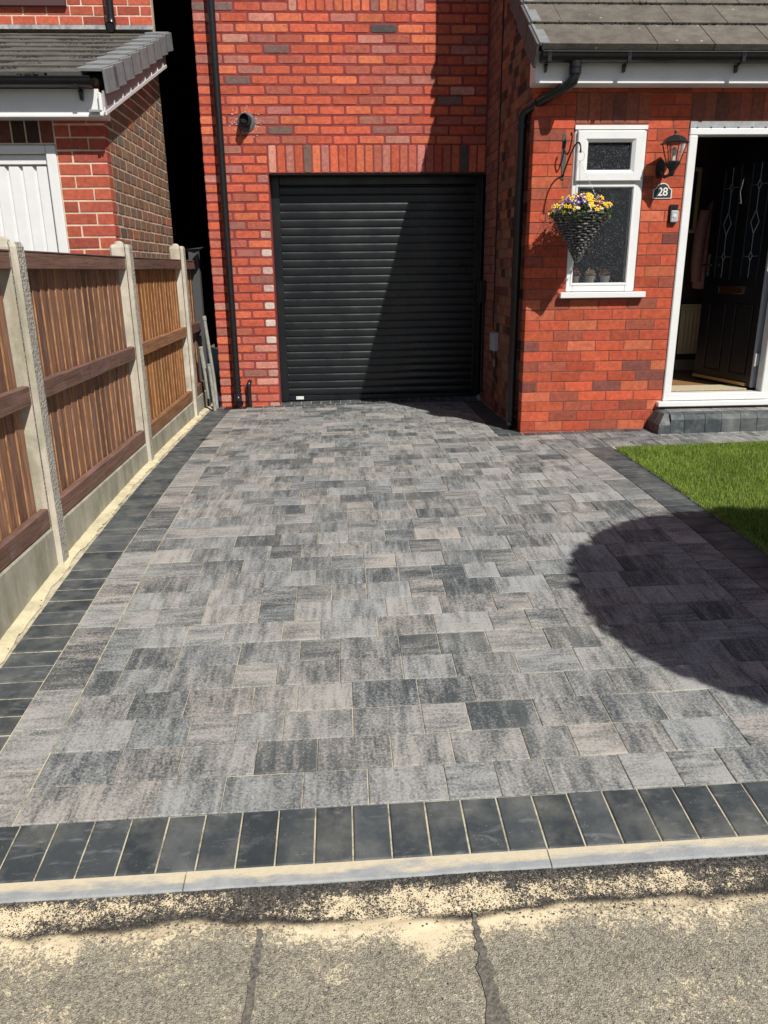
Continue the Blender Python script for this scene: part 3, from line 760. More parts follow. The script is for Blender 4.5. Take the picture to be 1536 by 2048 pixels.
polytube(h, 'wall_cable', M_IRON, [(XS-.006, 7.083, z) for z in (-.55, 0, .5, 1, 1.5, 2, 3)], .006, 6)

# roof tiles
mtile = Mat('concrete_tile', rough=.93, spec=.2); tc = mtile.tint(False)
t2 = mtile.mix(1., tc, mtile.ramp(mtile.noise(7, 6, .7), [(.3, .6), (.7, 1.25)]), 'MULTIPLY')
t2 = mtile.mix(mtile.ramp(mtile.noise(110, 3, .7), [(.35, .35), (.6, 0.)]), t2, (.05, .045, .04))
lich = mtile.math('MULTIPLY', mtile.ramp(mtile.voro(11), [(.05, .9), (.12, 0.)]), mtile.ramp(mtile.noise(2.4, 2), [(.5, 0.), (.56, 1.)]))
mtile.base(mtile.mix(lich, t2, (.42, .42, .38))); mtile.bump(mtile.noise(90, 5, .7), .003, .9)
M_TILE = mtile.m
M_MOSS = plain('dry_moss', (.014, .011, .008), .95, var=.5, vs=70, bump=.004, bs=120)
M_VERGE = plain('verge_tile', (.19, .20, .21), .8, var=.18, vs=16, bump=.0012)
M_VERGE_SHADE = plain('verge_tile_shaded', (.10, .095, .10), .85, var=.2, vs=16, bump=.0012)  # same verge tile, with the shade on its side put into the colour
def roof(root, x0, x1, ys, plane, tw, thick, col, moss_n, mossr, stag=True, vx=None, vw=.09, vdrop=.13, side=-1, mossy=None):
    """courses with front edges at ys; tiles as boxes tilted with the slope"""
    sl = plane(1)-plane(0); an = math.atan(sl); cnt = 0; me = {}
    for k, y0 in enumerate(ys[:-1]):
        ln = (ys[k+1]-y0)/math.cos(an)+.05; x = x0-(tw/2 if (k % 2 and stag) else 0)
        while x < x1:
            a, bx = max(x, x0), min(x+tw, x1)
            if bx-a > .03:
                key = round(bx-a, 2)
                if key not in me:
                    q = MB(); q.bbox(0, key, 0, ln, 0, thick, .001); me[key] = q.mesh('roof_tile', M_TILE)
                M = Matrix.Translation((a, y0, plane(y0)-thick*.2)) @ Matrix.Rotation(an-.045+R.uniform(-.002, .002), 4, 'X') @ Matrix.Rotation(R.uniform(-.0015, .0015), 4, 'Y')
                kk = R.uniform(.93, 1.06); link('roof_tile', me[key], root, root.matrix_basis.inverted() @ M, tuple(v*kk for v in col)); cnt += 1
            x += tw
    q = MB()
    for k, y0 in enumerate(ys[1:-1]):
        for i in range(int(moss_n*(x1-x0))):
            x = R.uniform(x0, x1); r = R.uniform(.4, 1)*mossr
            if math.sin(x*9+k*2)+math.sin(x*23+k*5) < (mossy if mossy is not None else -.6) : continue
            pebble(q, x, y0-R.uniform(-.002, .010), plane(y0)+R.uniform(-.010, .020)*(.5 if mossr < .012 else 1)+(0 if mossr < .012 else .004), r)
    if q.v: o = local(root, q.obj('moss', M_MOSS)); o['kind'] = 'stuff'
    if vx is not None:
        ln = (ys[1]-ys[0])/math.cos(an)+.03; q = MB(); s_ = side
        xa, xb = (0, vw) if s_ < 0 else (-vw, 0)
        qt = MB(); qt.bbox(xa+.016*(1 if s_ < 0 else 0), xb-.016*(1 if s_ > 0 else 0), 0, ln, 0, .022, .003); mt_ = qt.mesh('verge_cap', M_VERGE)
        xo = (-.004, .014) if s_ < 0 else (-.014, .004)
        q.bbox(xo[0], xo[1], -.004, ln, -vdrop, .016, .003); mv = q.mesh('verge_tile', M_VERGE if s_ > 0 else M_VERGE_SHADE)
        for k, y0 in enumerate(ys[:-1]):
            link('verge_cap', mt_, root, root.matrix_basis.inverted() @ Matrix.Translation((vx, y0-.006+(.05 if s_ > 0 and k == 0 else 0), plane(y0)+.014+(.018 if s_ > 0 and k == 0 else 0))) @ Matrix.Rotation(an-.06, 4, 'X'))
            link('verge_tile', mv, root, root.matrix_basis.inverted() @ Matrix.Translation((vx, y0-.006+(.05 if s_ > 0 and k == 0 else 0), plane(y0)+.014+(.018 if s_ > 0 and k == 0 else 0))) @ Matrix.Rotation(an-.06, 4, 'X'), (1, 1, 1))
    q = MB(); ya, yb = ys[0]+.02, ys[-1]
    q.add([(x0+.01, ya, plane(ya)-.03), (x1, ya, plane(ya)-.03), (x1, yb, plane(yb)-.03), (x0+.01, yb, plane(yb)-.03)], [(0, 1, 2, 3)])
    local(root, q.obj('roof_felt', M_DARK))
rt = [5.605+.268*k for k in range(6)]; rt[-1] = 6.80
roof(h, 1.36, 5.2, rt, VZ, .385, .040, (.155, .140, .120), 700, .019, vx=1.325, vw=.085, vdrop=.135, mossy=-1.75)
FX0 = 1.35
b = MB(); b.box(FX0, 5.4, 5.700, 5.718, 1.195, 1.345); b.box(FX0, 5.4, 5.690, 5.718, 1.183, 1.194); b.box(FX0, 5.4, 5.7185, 5.853, 1.187, 1.193)
b.box(FX0-.004, FX0+.085, 5.6955, 5.8535, 1.196, 1.375)
local(h, b.obj('fascia', M_PVC))
gt = half_gutter(h, 1.365, 5.4, 5.640, 1.345, .054)
for gx in (1.41, 1.945, 2.72, 3.5):
    b = MB(); b.prism([(gx-.012, 1.29), (gx+.012, 1.29), (gx+.006, 1.245), (gx-.006, 1.245)], 5.672, 5.699); b.box(gx-.012, gx+.012, 5.583, 5.60, 1.29, 1.353); b.tube([(gx, 5.585+.054*(1-math.cos(t*.3)), 1.345-.058*math.sin(t*.3)) for t in range(0, 8)], .007, 6)
    local(h, b.obj('gutter_bracket', M_BLK))
# rainwater pipe with swan neck
PX, PY = 1.345, 6.03
polytube(h, 'swan_neck', M_BLK, [(1.60, 5.640, 1.32), (1.60, 5.642, 1.215), (1.592, 5.648, 1.188), (1.57, 5.665, 1.165), (1.40, 5.90, 1.09), (1.362, 5.985, 1.072), (1.348, 6.02, 1.05), (PX, PY, 1.02), (PX, PY, .99)], .034, 16)
for pts_ in ([(1.60, 5.64, 1.30), (1.60, 5.64, 1.262)], [(1.60, 5.64, 1.255), (1.60, 5.64, 1.225)], [(1.42, 5.872, 1.099), (1.395, 5.907, 1.0875)], [(PX, PY, 1.04), (PX, PY, 1.015)], [(PX, PY, .99), (PX, PY, .95)]):
    b = MB(); b.tube(pts_, .0405, 16); smooth_auto(local(h, b.obj('pipe_collar', M_BLK)), 50)
pp = rainpipe(h, PX, PY, -1.27, 1.0, .0335, [.93, -.07, -1.02], cdir=1)
for zc in (-1.06, -1.12):
    b = MB(); b.tube([(PX, PY, zc-.008), (PX, PY, zc+.008)], .040, 14); smooth_auto(local(h, b.obj('pipe_collar', M_BLK)), 50)
b = MB(); b.tube([(PX, PY, -1.178), (PX, PY, -1.162)], .040, 14)
b.tube([(PX, PY, -1.17), (PX-.004, PY-.012, -1.205), (PX-.01, PY-.05, -1.235)], .037, 14); smooth_auto(local(h, b.obj('pipe_shoe', M_BLK)), 50)

# window
wy = YP-.002
def bar(b, x0, x1, z0, z1, y0, y1, bv=.005): b.bbox(x0, x1, y0, y1, z0, z1, bv)
b = MB()
bar(b, WX0+.002, 1.734, WZ0, WZ1-.03, wy, wy+.06); bar(b, 2.136, WX1-.002, WZ0, WZ1-.03, wy, wy+.06); bar(b, 1.735, 2.135, WZ0, -.117, wy+.001, wy+.059)
bar(b, 1.735, 2.135, .540, .586, wy+.001, wy+.059); bar(b, 1.735, 2.135, .860, WZ1-.03, wy+.001, wy+.059); b.box(WX0+.001, WX1-.001, wy-.010, wy+.03, WZ1-.028, WZ1-.001)
wf = local(h, b.obj('window', M_PVC))
def kid(b, name, m, parent, sm=False):
    o = b.obj(name, m); o.parent = parent; M = Matrix.Identity(4); q = parent
    while q: M = q.matrix_basis.inverted() @ M if False else M; q = q.parent
    o.matrix_parent_inverse = h.matrix_basis.inverted() if parent.parent == h else parent.matrix_basis.inverted()
    # parent mesh is in world coordinates already, so its world matrix is identity
    o.matrix_parent_inverse = Matrix.Identity(4)
    return smooth_auto(o, 50) if sm else o
def frame(b, x0, x1, z0, z1, wl, wr, wt, wb, y0, y1, bv=.006):
    """mitred frame with sloping inner bead"""
    o = [(x0, z0), (x1, z0), (x1, z1), (x0, z1)]; i = [(x0+wl, z0+wb), (x1-wr, z0+wb), (x1-wr, z1-wt), (x0+wl, z1-wt)]
    m_ = [(x0+wl*.72, z0+wb*.72), (x1-wr*.72, z0+wb*.72), (x1-wr*.72, z1-wt*.72), (x0+wl*.72, z1-wt*.72)]
    rings = [(o, y1), (o, y0+bv), ([(p[0]+s*bv, p[1]+t*bv) for p, s, t in zip(o, (1, -1, -1, 1), (1, 1, -1, -1))], y0), (m_, y0), (i, y0+.016), (i, y1)]
    vs = []; 
    for pts, y in rings: vs += [(p[0], y, p[1]) for p in pts]
    b.add(vs, [(k*4+j, k*4+(j+1) % 4, (k+1)*4+(j+1) % 4, (k+1)*4+j) for k in range(5) for j in range(4)])
b = MB(); frame(b, 1.703, 2.186, .583, .915, .080, .084, .074, .076, wy-.026, wy+.03); kid(b, 'sash', M_PVC, wf)
b = MB(); frame(b, 1.712, 2.158, -.14, .572, .021, .022, .032, .023, wy-.004, wy+.02); kid(b, 'glazing_bead', M_PVC, wf)
mgl = Mat('obscured_glass', (.01, .013, .018), .14, spec=.28)
v_ = mgl.voro(150, 'F1'); vn = mgl.noise(70, 3); vcell = mgl.sep(mgl.voro(150, 'F1', None, 1))
glint_ = mgl.math('MULTIPLY', mgl.ramp(v_, [(.24, 1.), (.38, 0.)]), mgl.ramp(vcell[0], [(.68, 0.), (.95, 1.)]))  # sun glints on the stippled glass, painted in as pale specks
mgl.base(mgl.mix(glint_, (.020, .025, .032), (.42, .47, .52)))
mgl.L(mgl.math('ADD', .30, mgl.math('MULTIPLY', glint_, .5), True), mgl.b.inputs['Alpha'])
mgl.bump(mgl.math('ADD', v_, vn), .004, 1.); M_GL = mgl.m
for gx0, gx1, gz0, gz1 in ((1.781, 2.104, .657, .843), (1.731, 2.138, -.119, .542)):
    b = MB(); b.box(gx0, gx1, wy+.004, wy+.010, gz0, gz1); kid(b, 'pane', M_GL, wf)
b = MB(); b.bbox(1.636, 2.284, 5.800, 5.856, -.226, -.184, .004); kid(b, 'sill', M_PVC, wf)
# room behind the window with plants on the inner sill
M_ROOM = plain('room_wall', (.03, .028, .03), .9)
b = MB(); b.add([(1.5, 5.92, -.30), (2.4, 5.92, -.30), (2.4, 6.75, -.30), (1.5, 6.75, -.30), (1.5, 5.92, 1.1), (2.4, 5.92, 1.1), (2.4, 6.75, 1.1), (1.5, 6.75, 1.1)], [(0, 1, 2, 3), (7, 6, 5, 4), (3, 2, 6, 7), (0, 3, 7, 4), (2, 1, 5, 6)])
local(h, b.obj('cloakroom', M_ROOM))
slab(h, 'inner_sill', plain('inner_sill_white', (.5, .5, .48), .5), 1.70, 2.16, 5.925, 6.05, -.155, -.14)
for px_, pc, fc, lb in ((1.785, (.45, .42, .38), (.45, .10, .14), 'white pot of red flowers behind the frosted window, leftmost of three'), (1.905, (.62, .62, .58), (.52, .40, .18), 'white pot with a round straw-coloured head behind the frosted window'), (2.02, (.62, .62, .58), (.30, .09, .09), 'white pot of dark red flowers behind the frosted window, rightmost of three')):
    r_ = empty('plant_pot', (px_, 5.975, -.140)); tag(r_, lb, 'plant pot', 'pots on the inner window sill')
    b = MB(); b.lathe([(.001, -.138), (.026, -.138), (.038, -.075), (.042, -.068), (.034, -.070)], px_, 5.975, 16); smooth_auto(local(r_, b.obj('pot', plain('pot_glaze', pc, .4))), 40)
    b = MB(); 
    for i in range(40):
        a = Vector((R.gauss(0, 1), R.gauss(0, 1), abs(R.gauss(0, 1)))).normalized()*R.uniform(.014, .045); pebble(b, px_+a.x, 5.975+a.y, -.060+a.z, .010)
    local(r_, b.obj('flower_head', plain('flower_tone', fc, .8)))

# front door set
b = MB(); dy = YP-.012
bar(b, DX0+.002, 2.578, -1.02, .884, dy, dy+.09, .006); bar(b, 3.305, DX1-.002, -1.02, .884, dy, dy+.09, .006); bar(b, DX0+.002, DX1-.002, .885, .932, dy, dy+.09, .006)
bar(b, DX0+.03, DX1-.03, -1.018, -.962, dy-.002, dy+.088, .006); local(h, b.obj('door_frame', M_PVC))
slab(h, 'door_sill', M_PVC, DX0-.045, DX1+.02, dy-.035, dy+.05, -1.062, -1.022, bev=.006)
b = MB(); b.box(DX0+.003, DX1, dy+.004, dy+.05, .934, .974)
for k in range(9):
    x = DX0+.05+k*.10; b.box(x, x+.012, dy-.004, dy+.003, .936, .942)
local(h, b.obj('head_trim', plain('grey_trim', (.30, .32, .33), .6, var=.2, vs=30)))
ux, uy = .2236, -.9747
LM = Matrix(((ux, .9747, 0, 3.112), (uy, .2236, 0, 6.649), (0, 0, 1, 0), (0, 0, 0, 1)))
M_DOOR = plain('black_door', (.010, .010, .012), .32, bump=.0004)
def leafobj(b, name, m, parent=None, sm=False):
    o = b.obj(name, m)
    if parent is None: o.parent = h; o.matrix_parent_inverse = Matrix.Identity(4); o.matrix_basis = h.matrix_basis.inverted() @ LM
    else: o.parent = parent
    return smooth_auto(o, 50) if sm else o
b = MB()
b.bbox(0, .70, .006, .048, -.945, .905, .003)
def ring_panel(x0, x1, z0, z1, w_=.012, y=-.004):
    for a, c, d, e in ((x0, x1, z0, z0+w_), (x0, x1, z1-w_, z1), (x0, x0+w_, z0+w_, z1-w_), (x1-w_, x1, z0+w_, z1-w_)): b.bbox(a, c, y, .007, d, e, .003)
ring_panel(.115, .318, -.118, .758, .018); ring_panel(.425, .628, -.118, .758, .018)
ring_panel(.115, .318, -.86, -.30, .014); ring_panel(.425, .628, -.86, -.30, .014)
leaf = leafobj(b, 'front_door', M_DOOR)
mdg = Mat('door_glass', (.012, .018, .026), .08, spec=.8); mdg.bump(mdg.noise(90, 2), .001, .3)
for a0 in (.133, .443):
    b = MB(); b.box(a0, a0+.167, .001, .005, -.10, .74); gp = leafobj(b, 'door_pane', mdg.m, leaf)
    cx_ = a0+.0835; b = MB()
    def dia(z, hw, hh):
        q_ = [(cx_, -.001, z-hh), (cx_+hw, -.001, z), (cx_, -.001, z+hh), (cx_-hw, -.001, z)]
        for i_ in range(4): b.tube([q_[i_], q_[(i_+1) % 4]], .0026, 5)
    dia(.588, .018, .038); dia(.317, .045, .085); dia(.064, .018, .034)
    for z0_, z1_ in ((.626, .74), (.402, .55), (.098, .232), (-.10, .03)): b.tube([(cx_, 0, z0_), (cx_, 0, z1_)], .0022, 5)
    for z_ in (.588, .064):
        b.tube([(cx_-.018, 0, z_), (a0, 0, z_)], .0016, 5); b.tube([(cx_+.018, 0, z_), (a0+.167, 0, z_)], .0016, 5)
    leafobj(b, 'leaded_strip', plain('lead_came', (.42, .43, .42), .45, metal=.6), leaf)
M_CHR = plain('chrome', (.72, .70, .66), .18, metal=1)
b = MB()
for a, c, d, e in ((.205, .495, -.225, -.218), (.205, .495, -.172, -.165), (.205, .212, -.218, -.172), (.488, .495, -.218, -.172)): b.box(a, c, -.006, .006, d, e)
leafobj(b, 'letterbox', M_CHR, leaf); b = MB(); b.box(.212, .488, -.003, .006, -.218, -.172); leafobj(b, 'letter_flap', plain('flap_bronze', (.20, .08, .045), .3, metal=.8), leaf)
b = MB(); b.tube([(.36, -.004, .655), (.36, -.018, .64), (.36, -.02, .60), (.35, -.024, .55), (.36, -.02, .50), (.362, -.012, .46)], [.006, .009, .007, .006, .006, .008], 8); b.tube([(.343, -.012, .52), (.343, -.02, .48), (.36, -.022, .465)], .004, 6); leafobj(b, 'door_knocker', M_CHR, leaf, True)
b = MB(); b.box(.012, .036, -.004, .006, -.09, .09); b.tube([(.024, -.004, .0), (.024, -.035, .0), (.075, -.040, .0), (.125, -.038, 0)], .007, 8); leafobj(b, 'door_handle', M_CHR, leaf, True)
b = MB(); b.box(.01, .66, -.012, .006, -.938, -.914); leafobj(b, 'weather_bar', plain('brass_bar', (.62, .46, .22), .35, metal=.7), leaf)
b = MB(); b.bbox(.700, .722, .002, .052, -.945, .905, .002); leafobj(b, 'door_edge', plain('door_edge_grey', (.34, .36, .40), .5), leaf)
for z_ in (-.72, 0, .7):
    b = MB(); b.box(.722, .738, -.006, .03, z_-.045, z_+.045); b.tube([(.742, -.010, z_-.05), (.742, -.010, z_+.05)], .008, 8); leafobj(b, 'hinge', plain('hinge_white', (.6, .6, .6), .4), leaf)
# hall
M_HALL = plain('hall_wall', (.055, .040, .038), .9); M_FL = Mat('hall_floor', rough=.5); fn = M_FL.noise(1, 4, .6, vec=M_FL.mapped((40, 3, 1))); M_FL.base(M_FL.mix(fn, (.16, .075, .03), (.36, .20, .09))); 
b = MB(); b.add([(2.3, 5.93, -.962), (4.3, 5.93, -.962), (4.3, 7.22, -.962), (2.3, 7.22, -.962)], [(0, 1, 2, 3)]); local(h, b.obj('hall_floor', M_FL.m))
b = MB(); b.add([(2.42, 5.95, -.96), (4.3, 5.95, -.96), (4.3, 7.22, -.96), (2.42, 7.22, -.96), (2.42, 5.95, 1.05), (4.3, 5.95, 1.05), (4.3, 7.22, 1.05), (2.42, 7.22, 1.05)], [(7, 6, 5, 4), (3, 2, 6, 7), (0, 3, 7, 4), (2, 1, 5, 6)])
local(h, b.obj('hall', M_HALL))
slab(h, 'door_mat_well', plain('coir_mat', (.46, .40, .28), .95, var=.3, vs=120, bump=.003), 2.60, 3.25, 5.96, 6.18, -.961, -.950)
slab(h, 'skirting', plain('skirting_cream', (.35, .32, .26), .5), 2.45, 4.2, 7.19, 7.215, -.96, -.86, bev=.004)
rd = empty('radiator', (3.5, 7.17, -.80)); tag(rd, 'cream ribbed radiator on the hall wall seen through the open door', 'radiator')
b = MB(); b.bbox(3.165, 3.95, 7.13, 7.16, -.80, -.36, .006); local(rd, b.obj('panel', plain('radiator_cream', (.62, .56, .38), .4)))
b = MB()
for k in range(20): x = 3.185+k*.038; b.bbox(x, x+.02, 7.120, 7.131, -.77, -.40, .004)
local(rd, b.obj('ribs', bpy.data.materials['radiator_cream']))
b = MB(); b.box(3.165, 3.95, 7.125, 7.185, -.359, -.345); local(rd, b.obj('top_grille', bpy.data.materials['radiator_cream']))
pf = empty('picture_frame', (3.1, 7.2, .28)); tag(pf, 'tall picture in a cream frame hanging on the hall wall above the radiator', 'picture')
b = MB(); frame(b, 2.98, 3.24, .28, .83, .035, .035, .035, .035, 7.175, 7.205); local(pf, b.obj('frame', plain('frame_cream', (.50, .40, .24), .45)))
slab(pf, 'picture', plain('dark_picture', (.03, .028, .03), .3), 3.014, 3.206, 7.190, 7.2, .314, .796)
jk = empty('jacket', (3.36, 7.12, -.21)); tag(jk, 'pink quilted jacket hanging on the hall wall just behind the door edge', 'jacket')
b = MB(); prof = [(.02, .60), (.06, .57), (.11, .50), (.125, .40), (.150, .385), (.14, .30), (.150, .20), (.175, .185), (.165, .10), (.17, .0), (.19, -.015), (.18, -.10), (.175, -.20), (.12, -.21), (.01, -.205)]
b.lathe(prof, 0, 0, 20, Matrix.Translation((3.40, 7.10, 0)) @ Matrix.Diagonal((1, .45, 1, 1))); smooth_auto(local(jk, b.obj('quilted_body', plain('pink_nylon', (.50, .27, .27), .6, var=.2, vs=30))), 60)
b = MB(); b.tube([(3.27, 7.09, .46), (3.235, 7.08, .25), (3.23, 7.07, .0), (3.24, 7.07, -.14)], [.05, .052, .05, .042], 12); smooth_auto(local(jk, b.obj('sleeve', bpy.data.materials['pink_nylon'])), 60)
b = MB(); b.tube([(3.40, 7.10, .60), (3.40, 7.12, .64), (3.40, 7.18, .66), (3.40, 7.22, .66)], .006, 6); local(jk, b.obj('coat_hook', M_CHR))

# door step of sloped kerb blocks
st = empty('door_step', (2.95, 5.7, -1.235)); tag(st, 'low door step with sloping charcoal kerb blocks and grey paver top below the white threshold', 'step')
zs = -1.082
def kerbblock(x0, x1, left=False):
    b = MB(); zb_ = GZ((x0+x1)/2, 5.62)-.01; j = .002
    pr_ = [(5.612, zb_), (5.618, zs-.045), (5.636, zs-.010), (5.650, zs-.002), (5.722, zs), (5.722, zb_)]
    vs = [(x0+j, p[0], p[1]) for p in pr_]+[(x1-j, p[0], p[1]) for p in pr_]; n = 6
    b.add(vs, [tuple(range(n))[::-1], tuple(range(n, 2*n))]+[(i, (i+1) % n, n+(i+1) % n, n+i) for i in range(n)]); o = local(st, b.obj('kerb_block', M_CH)); o.color = (*ch_col(), 1)
xk = 2.50
for wk in (.108, .162, .13, .15, .13, .15, .13, .15): kerbblock(xk, xk+wk); xk += wk
for y0_, y1_ in ((5.722, 5.80), (5.80, 5.852)):
    b = MB(); zb_ = -1.26; j = .0015
    pr_ = [(2.405, zb_), (2.408, zs-.085), (2.455, zs-.010), (2.465, zs-.002), (2.52, zs), (2.52, zb_)]
    vs = [(p[0], y0_+j, p[1]) for p in pr_]+[(p[0], y1_-j, p[1]) for p in pr_]; n = 6
    b.add(vs, [tuple(range(n)), tuple(range(n, 2*n))[::-1]]+[(i, n+i, n+(i+1) % n, (i+1) % n) for i in range(n)]); o = local(st, b.obj('kerb_block', M_CH)); o.color = (*ch_col(), 1)
b = MB(); zb_ = -1.26   # mitred corner block
vs = [(2.406, 5.612, zb_), (2.499, 5.612, zb_), (2.499, 5.7205, zb_), (2.406, 5.7205, zb_),
      (2.409, 5.614, zs-.085), (2.499, 5.614, zs-.085), (2.499, 5.7205, zs-.001), (2.409, 5.7205, zs-.085),
      (2.462, 5.664, zs-.006), (2.499, 5.664, zs-.006), (2.462, 5.7205, zs-.006)]
b.add(vs, [(0, 1, 5, 4), (4, 5, 9, 8), (8, 9, 6, 10), (0, 4, 7, 3), (4, 8, 10, 7), (1, 2, 6, 9, 5), (3, 7, 10, 6, 2)]); o = local(st, b.obj('kerb_block', M_CH)); o.color = (*ch_col(), 1)
xk = 2.522
while xk < 3.5:
    L = R.choice([.15, .19, .23]); M = Matrix.Translation((xk+L/2, 5.786, zs+.001)); q = block_mesh(L-.004, .124, M_PV[0], .003); b = MB(); b.add(q.v, q.f, M); t = pcol(); o = local(st, b.obj('paver', M_PV[0])); o.color = (max(.5, t[0]), t[1], t[2], 1); xk += L
slab(st, 'step_core', M_SAND, 2.47, 3.6, 5.66, 5.85, -1.30, zs-.012)

# things on the porch wall
ln_ = empty('wall_lantern', (2.33, YP, .64)); tag(ln_, 'black coach lantern with clear glass fixed to the brickwork between window and door', 'lantern')
LX, LY = 2.352, 5.700
def hexlathe(prof, n=6, rot=.5):
    b = MB(); vs = []; fs = []
    for r, z in prof:
        for k in range(n): a = 2*math.pi*(k+rot)/n; vs.append((LX+r*math.cos(a), LY+r*math.sin(a), z))
    for i in range(len(prof)-1):
        for k in range(n): fs.append((i*n+k, i*n+(k+1) % n, (i+1)*n+(k+1) % n, (i+1)*n+k))
    b.add(vs, fs); return b
LZ = .0
# lantern geometry was measured on the wall plane; pull it along the view ray to its own distance
q = LY/YP
zt0, zt1, zb0 = .905*q, .836*q, .708*q
b = hexlathe([(.001, zt1+.052), (.018, zt1+.050), (.048, zt1+.042), (.070, zt1+.026), (.084, zt1+.006), (.100, zt1), (.094, zt1-.006), (.080, zt1-.004), (.0, zt1+.002)]); smooth_auto(local(ln_, b.obj('hood', M_IRON)), 20)
b = MB(); b.lathe([(.001, zt1+.080), (.008, zt1+.077), (.011, zt1+.069), (.006, zt1+.060), (.012, zt1+.052), (.012, zt1+.046)], LX, LY, 10); smooth_auto(local(ln_, b.obj('finial', M_IRON)), 60)
mlg = Mat('lantern_glass', (.9, .93, .95), .03); mlg.b.inputs['Transmission Weight'].default_value = 1.; mlg.b.inputs['IOR'].default_value = 1.12; mlg.b.inputs['Alpha'].default_value = .35
b = hexlathe([(.079, zt1-.005), (.046, zb0+.006)]); local(ln_, b.obj('glass', mlg.m))
b = MB()
for k in range(6):
    a = 2*math.pi*(k+.5)/6; b.tube([(LX+.081*math.cos(a), LY+.081*math.sin(a), zt1-.004), (LX+.047*math.cos(a), LY+.047*math.sin(a), zb0+.004)], .0036, 5)
local(ln_, b.obj('glazing_bar', M_IRON))
b = hexlathe([(.0, zb0+.010), (.050, zb0+.008), (.052, zb0-.004), (.036, zb0-.030), (.022, zb0-.05), (.016, zb0-.075), (.008, zb0-.09), (.0, zb0-.09)]); local(ln_, b.obj('base_cup', M_IRON))
b = MB(); b.lathe([(.0, zb0+.05), (.012, zb0+.048), (.014, zb0+.01)], LX, LY, 10); b.lathe([(.0, zb0+.10), (.018, zb0+.085), (.022, zb0+.07), (.012, zb0+.05)], LX, LY, 12); local(ln_, b.obj('bulb', plain('bulb_glass', (.6, .58, .5), .2)))
b = MB(); b.tube([(2.322, YP-.012, .655), (2.322, YP-.05, .625), (2.33, YP-.085, .602), (2.345, LY+.02, .612), (LX, LY, .640)], [.012, .012, .011, .012, .012], 10); smooth_auto(local(ln_, b.obj('arm', M_IRON)), 60)
b = MB(); pl = [(2.322+.030*math.cos(a)*(1), .665+.062*math.sin(a)) for a in [2*math.pi*k/20 for k in range(20)]]; b.prism(pl, YP-.022, YP); local(ln_, b.obj('back_plate', M_IRON))

sg = empty('house_number_sign', (2.357, YP, .467)); tag(sg, 'dark arched house number plate reading 28 with a pale border on the porch wall', 'sign')
def plate(cx, z0, w_, hh, arch, y0, y1, m, name, root):
    pts = [(cx-w_/2, z0), (cx+w_/2, z0), (cx+w_/2, z0+hh-.004)]
    pts += [(cx+w_*.40, z0+hh+.002)]
    for k in range(11): a = math.pi*(.08+.84*k/10); pts.append((cx+w_*.34*math.cos(a), z0+hh+arch*math.sin(a)))
    pts += [(cx-w_*.40, z0+hh+.002), (cx-w_/2, z0+hh-.004)]
    b = MB(); b.prism(pts, y0, y1); return local(root, b.obj(name, m))
plate(2.358, .466, .140, .066, .040, YP-.006, YP, plain('sign_border', (.66, .64, .60), .5), 'border', sg)
plate(2.358, .473, .124, .056, .036, YP-.0085, YP-.0062, plain('sign_slate', (.018, .028, .034), .45), 'plate', sg)
tcv = bpy.data.curves.new('number', 'FONT'); tcv.body = '28'; tcv.size = .078; tcv.align_x = 'CENTER'; tcv.extrude = .0012; tcv.offset = .0008; tcv.space_character = .95
to = bpy.data.objects.new('tmp', tcv); C.objects.link(to); bpy.context.view_layer.update()
tm = bpy.data.meshes.new_from_object(to.evaluated_get(bpy.context.evaluated_depsgraph_get())); bpy.data.objects.remove(to); tm.materials.clear(); tm.materials.append(plain('number_white', (.75, .74, .70), .5))
link('number', tm, sg, sg.matrix_basis.inverted() @ Matrix.Translation((2.358, YP-.010, .486)) @ Matrix.Rotation(math.pi/2, 4, 'X'))

db = empty('doorbell', (2.452, YP, .30)); tag(db, 'silver video doorbell with round button in a black bracket beside the door frame', 'doorbell')
b = MB(); b.bbox(2.420, 2.484, YP-.016, YP, .296, .425, .005); local(db, b.obj('bracket', M_BLK))
b = MB(); b.bbox(2.428, 2.484, YP-.034, YP-.016, .302, .384, .006); local(db, b.obj('body', plain('doorbell_silver', (.50, .52, .54), .35, metal=.3)))
ytube(db, 'button', plain('button_grey', (.62, .64, .66), .3), 2.455, .345, [(YP-.034, .013), (YP-.037, .013), (YP-.038, .010)]); ytube(db, 'camera_lens', M_DARK, 2.455, .405, [(YP-.016, .010), (YP-.02, .010), (YP-.021, .006)])

# basket bracket
hb = empty('basket_bracket', (1.614, YP, .59)); tag(hb, 'black wrought iron scroll bracket on the porch wall left of the window', 'bracket')
BX = 1.614
b = MB(); pl = [(BX-.012, .60), (BX+.012, .60), (BX+.009, .64), (BX+.018, .73), (BX+.011, .82), (BX+.013, .895), (BX-.013, .895), (BX-.011, .82), (BX-.018, .73), (BX-.009, .64)]; b.prism(pl, YP-.006, YP); local(hb, b.obj('wall_plate', plain('worn_iron', (.07, .065, .06), .6, var=.4, vs=80)))
TX = 1.646
arm = [(.004, .615), (.03, .65), (.075, .70), (.13, .75), (.19, .793), (.235, .806), (.270, .800), (.292, .780), (.300, .758), (.298, .735)]
b = MB(); b.tube([(BX+(TX-BX)*a/.3, YP-a, z) for a, z in arm], [.006]*9+[.008], 8); smooth_auto(local(hb, b.obj('arm', M_IRON)), 60)
cur = [(.012, .805), (.03, .845), (.02, .865), (.008, .85), (.010, .80), (.03, .765), (.07, .755), (.105, .775), (.125, .815), (.14, .86), (.132, .885), (.118, .885), (.114, .868)]
b = MB(); b.tube([(BX+(TX-BX)*a/.3, YP-a, z) for a, z in cur], .0052, 8); smooth_auto(local(hb, b.obj('scroll', M_IRON)), 60)

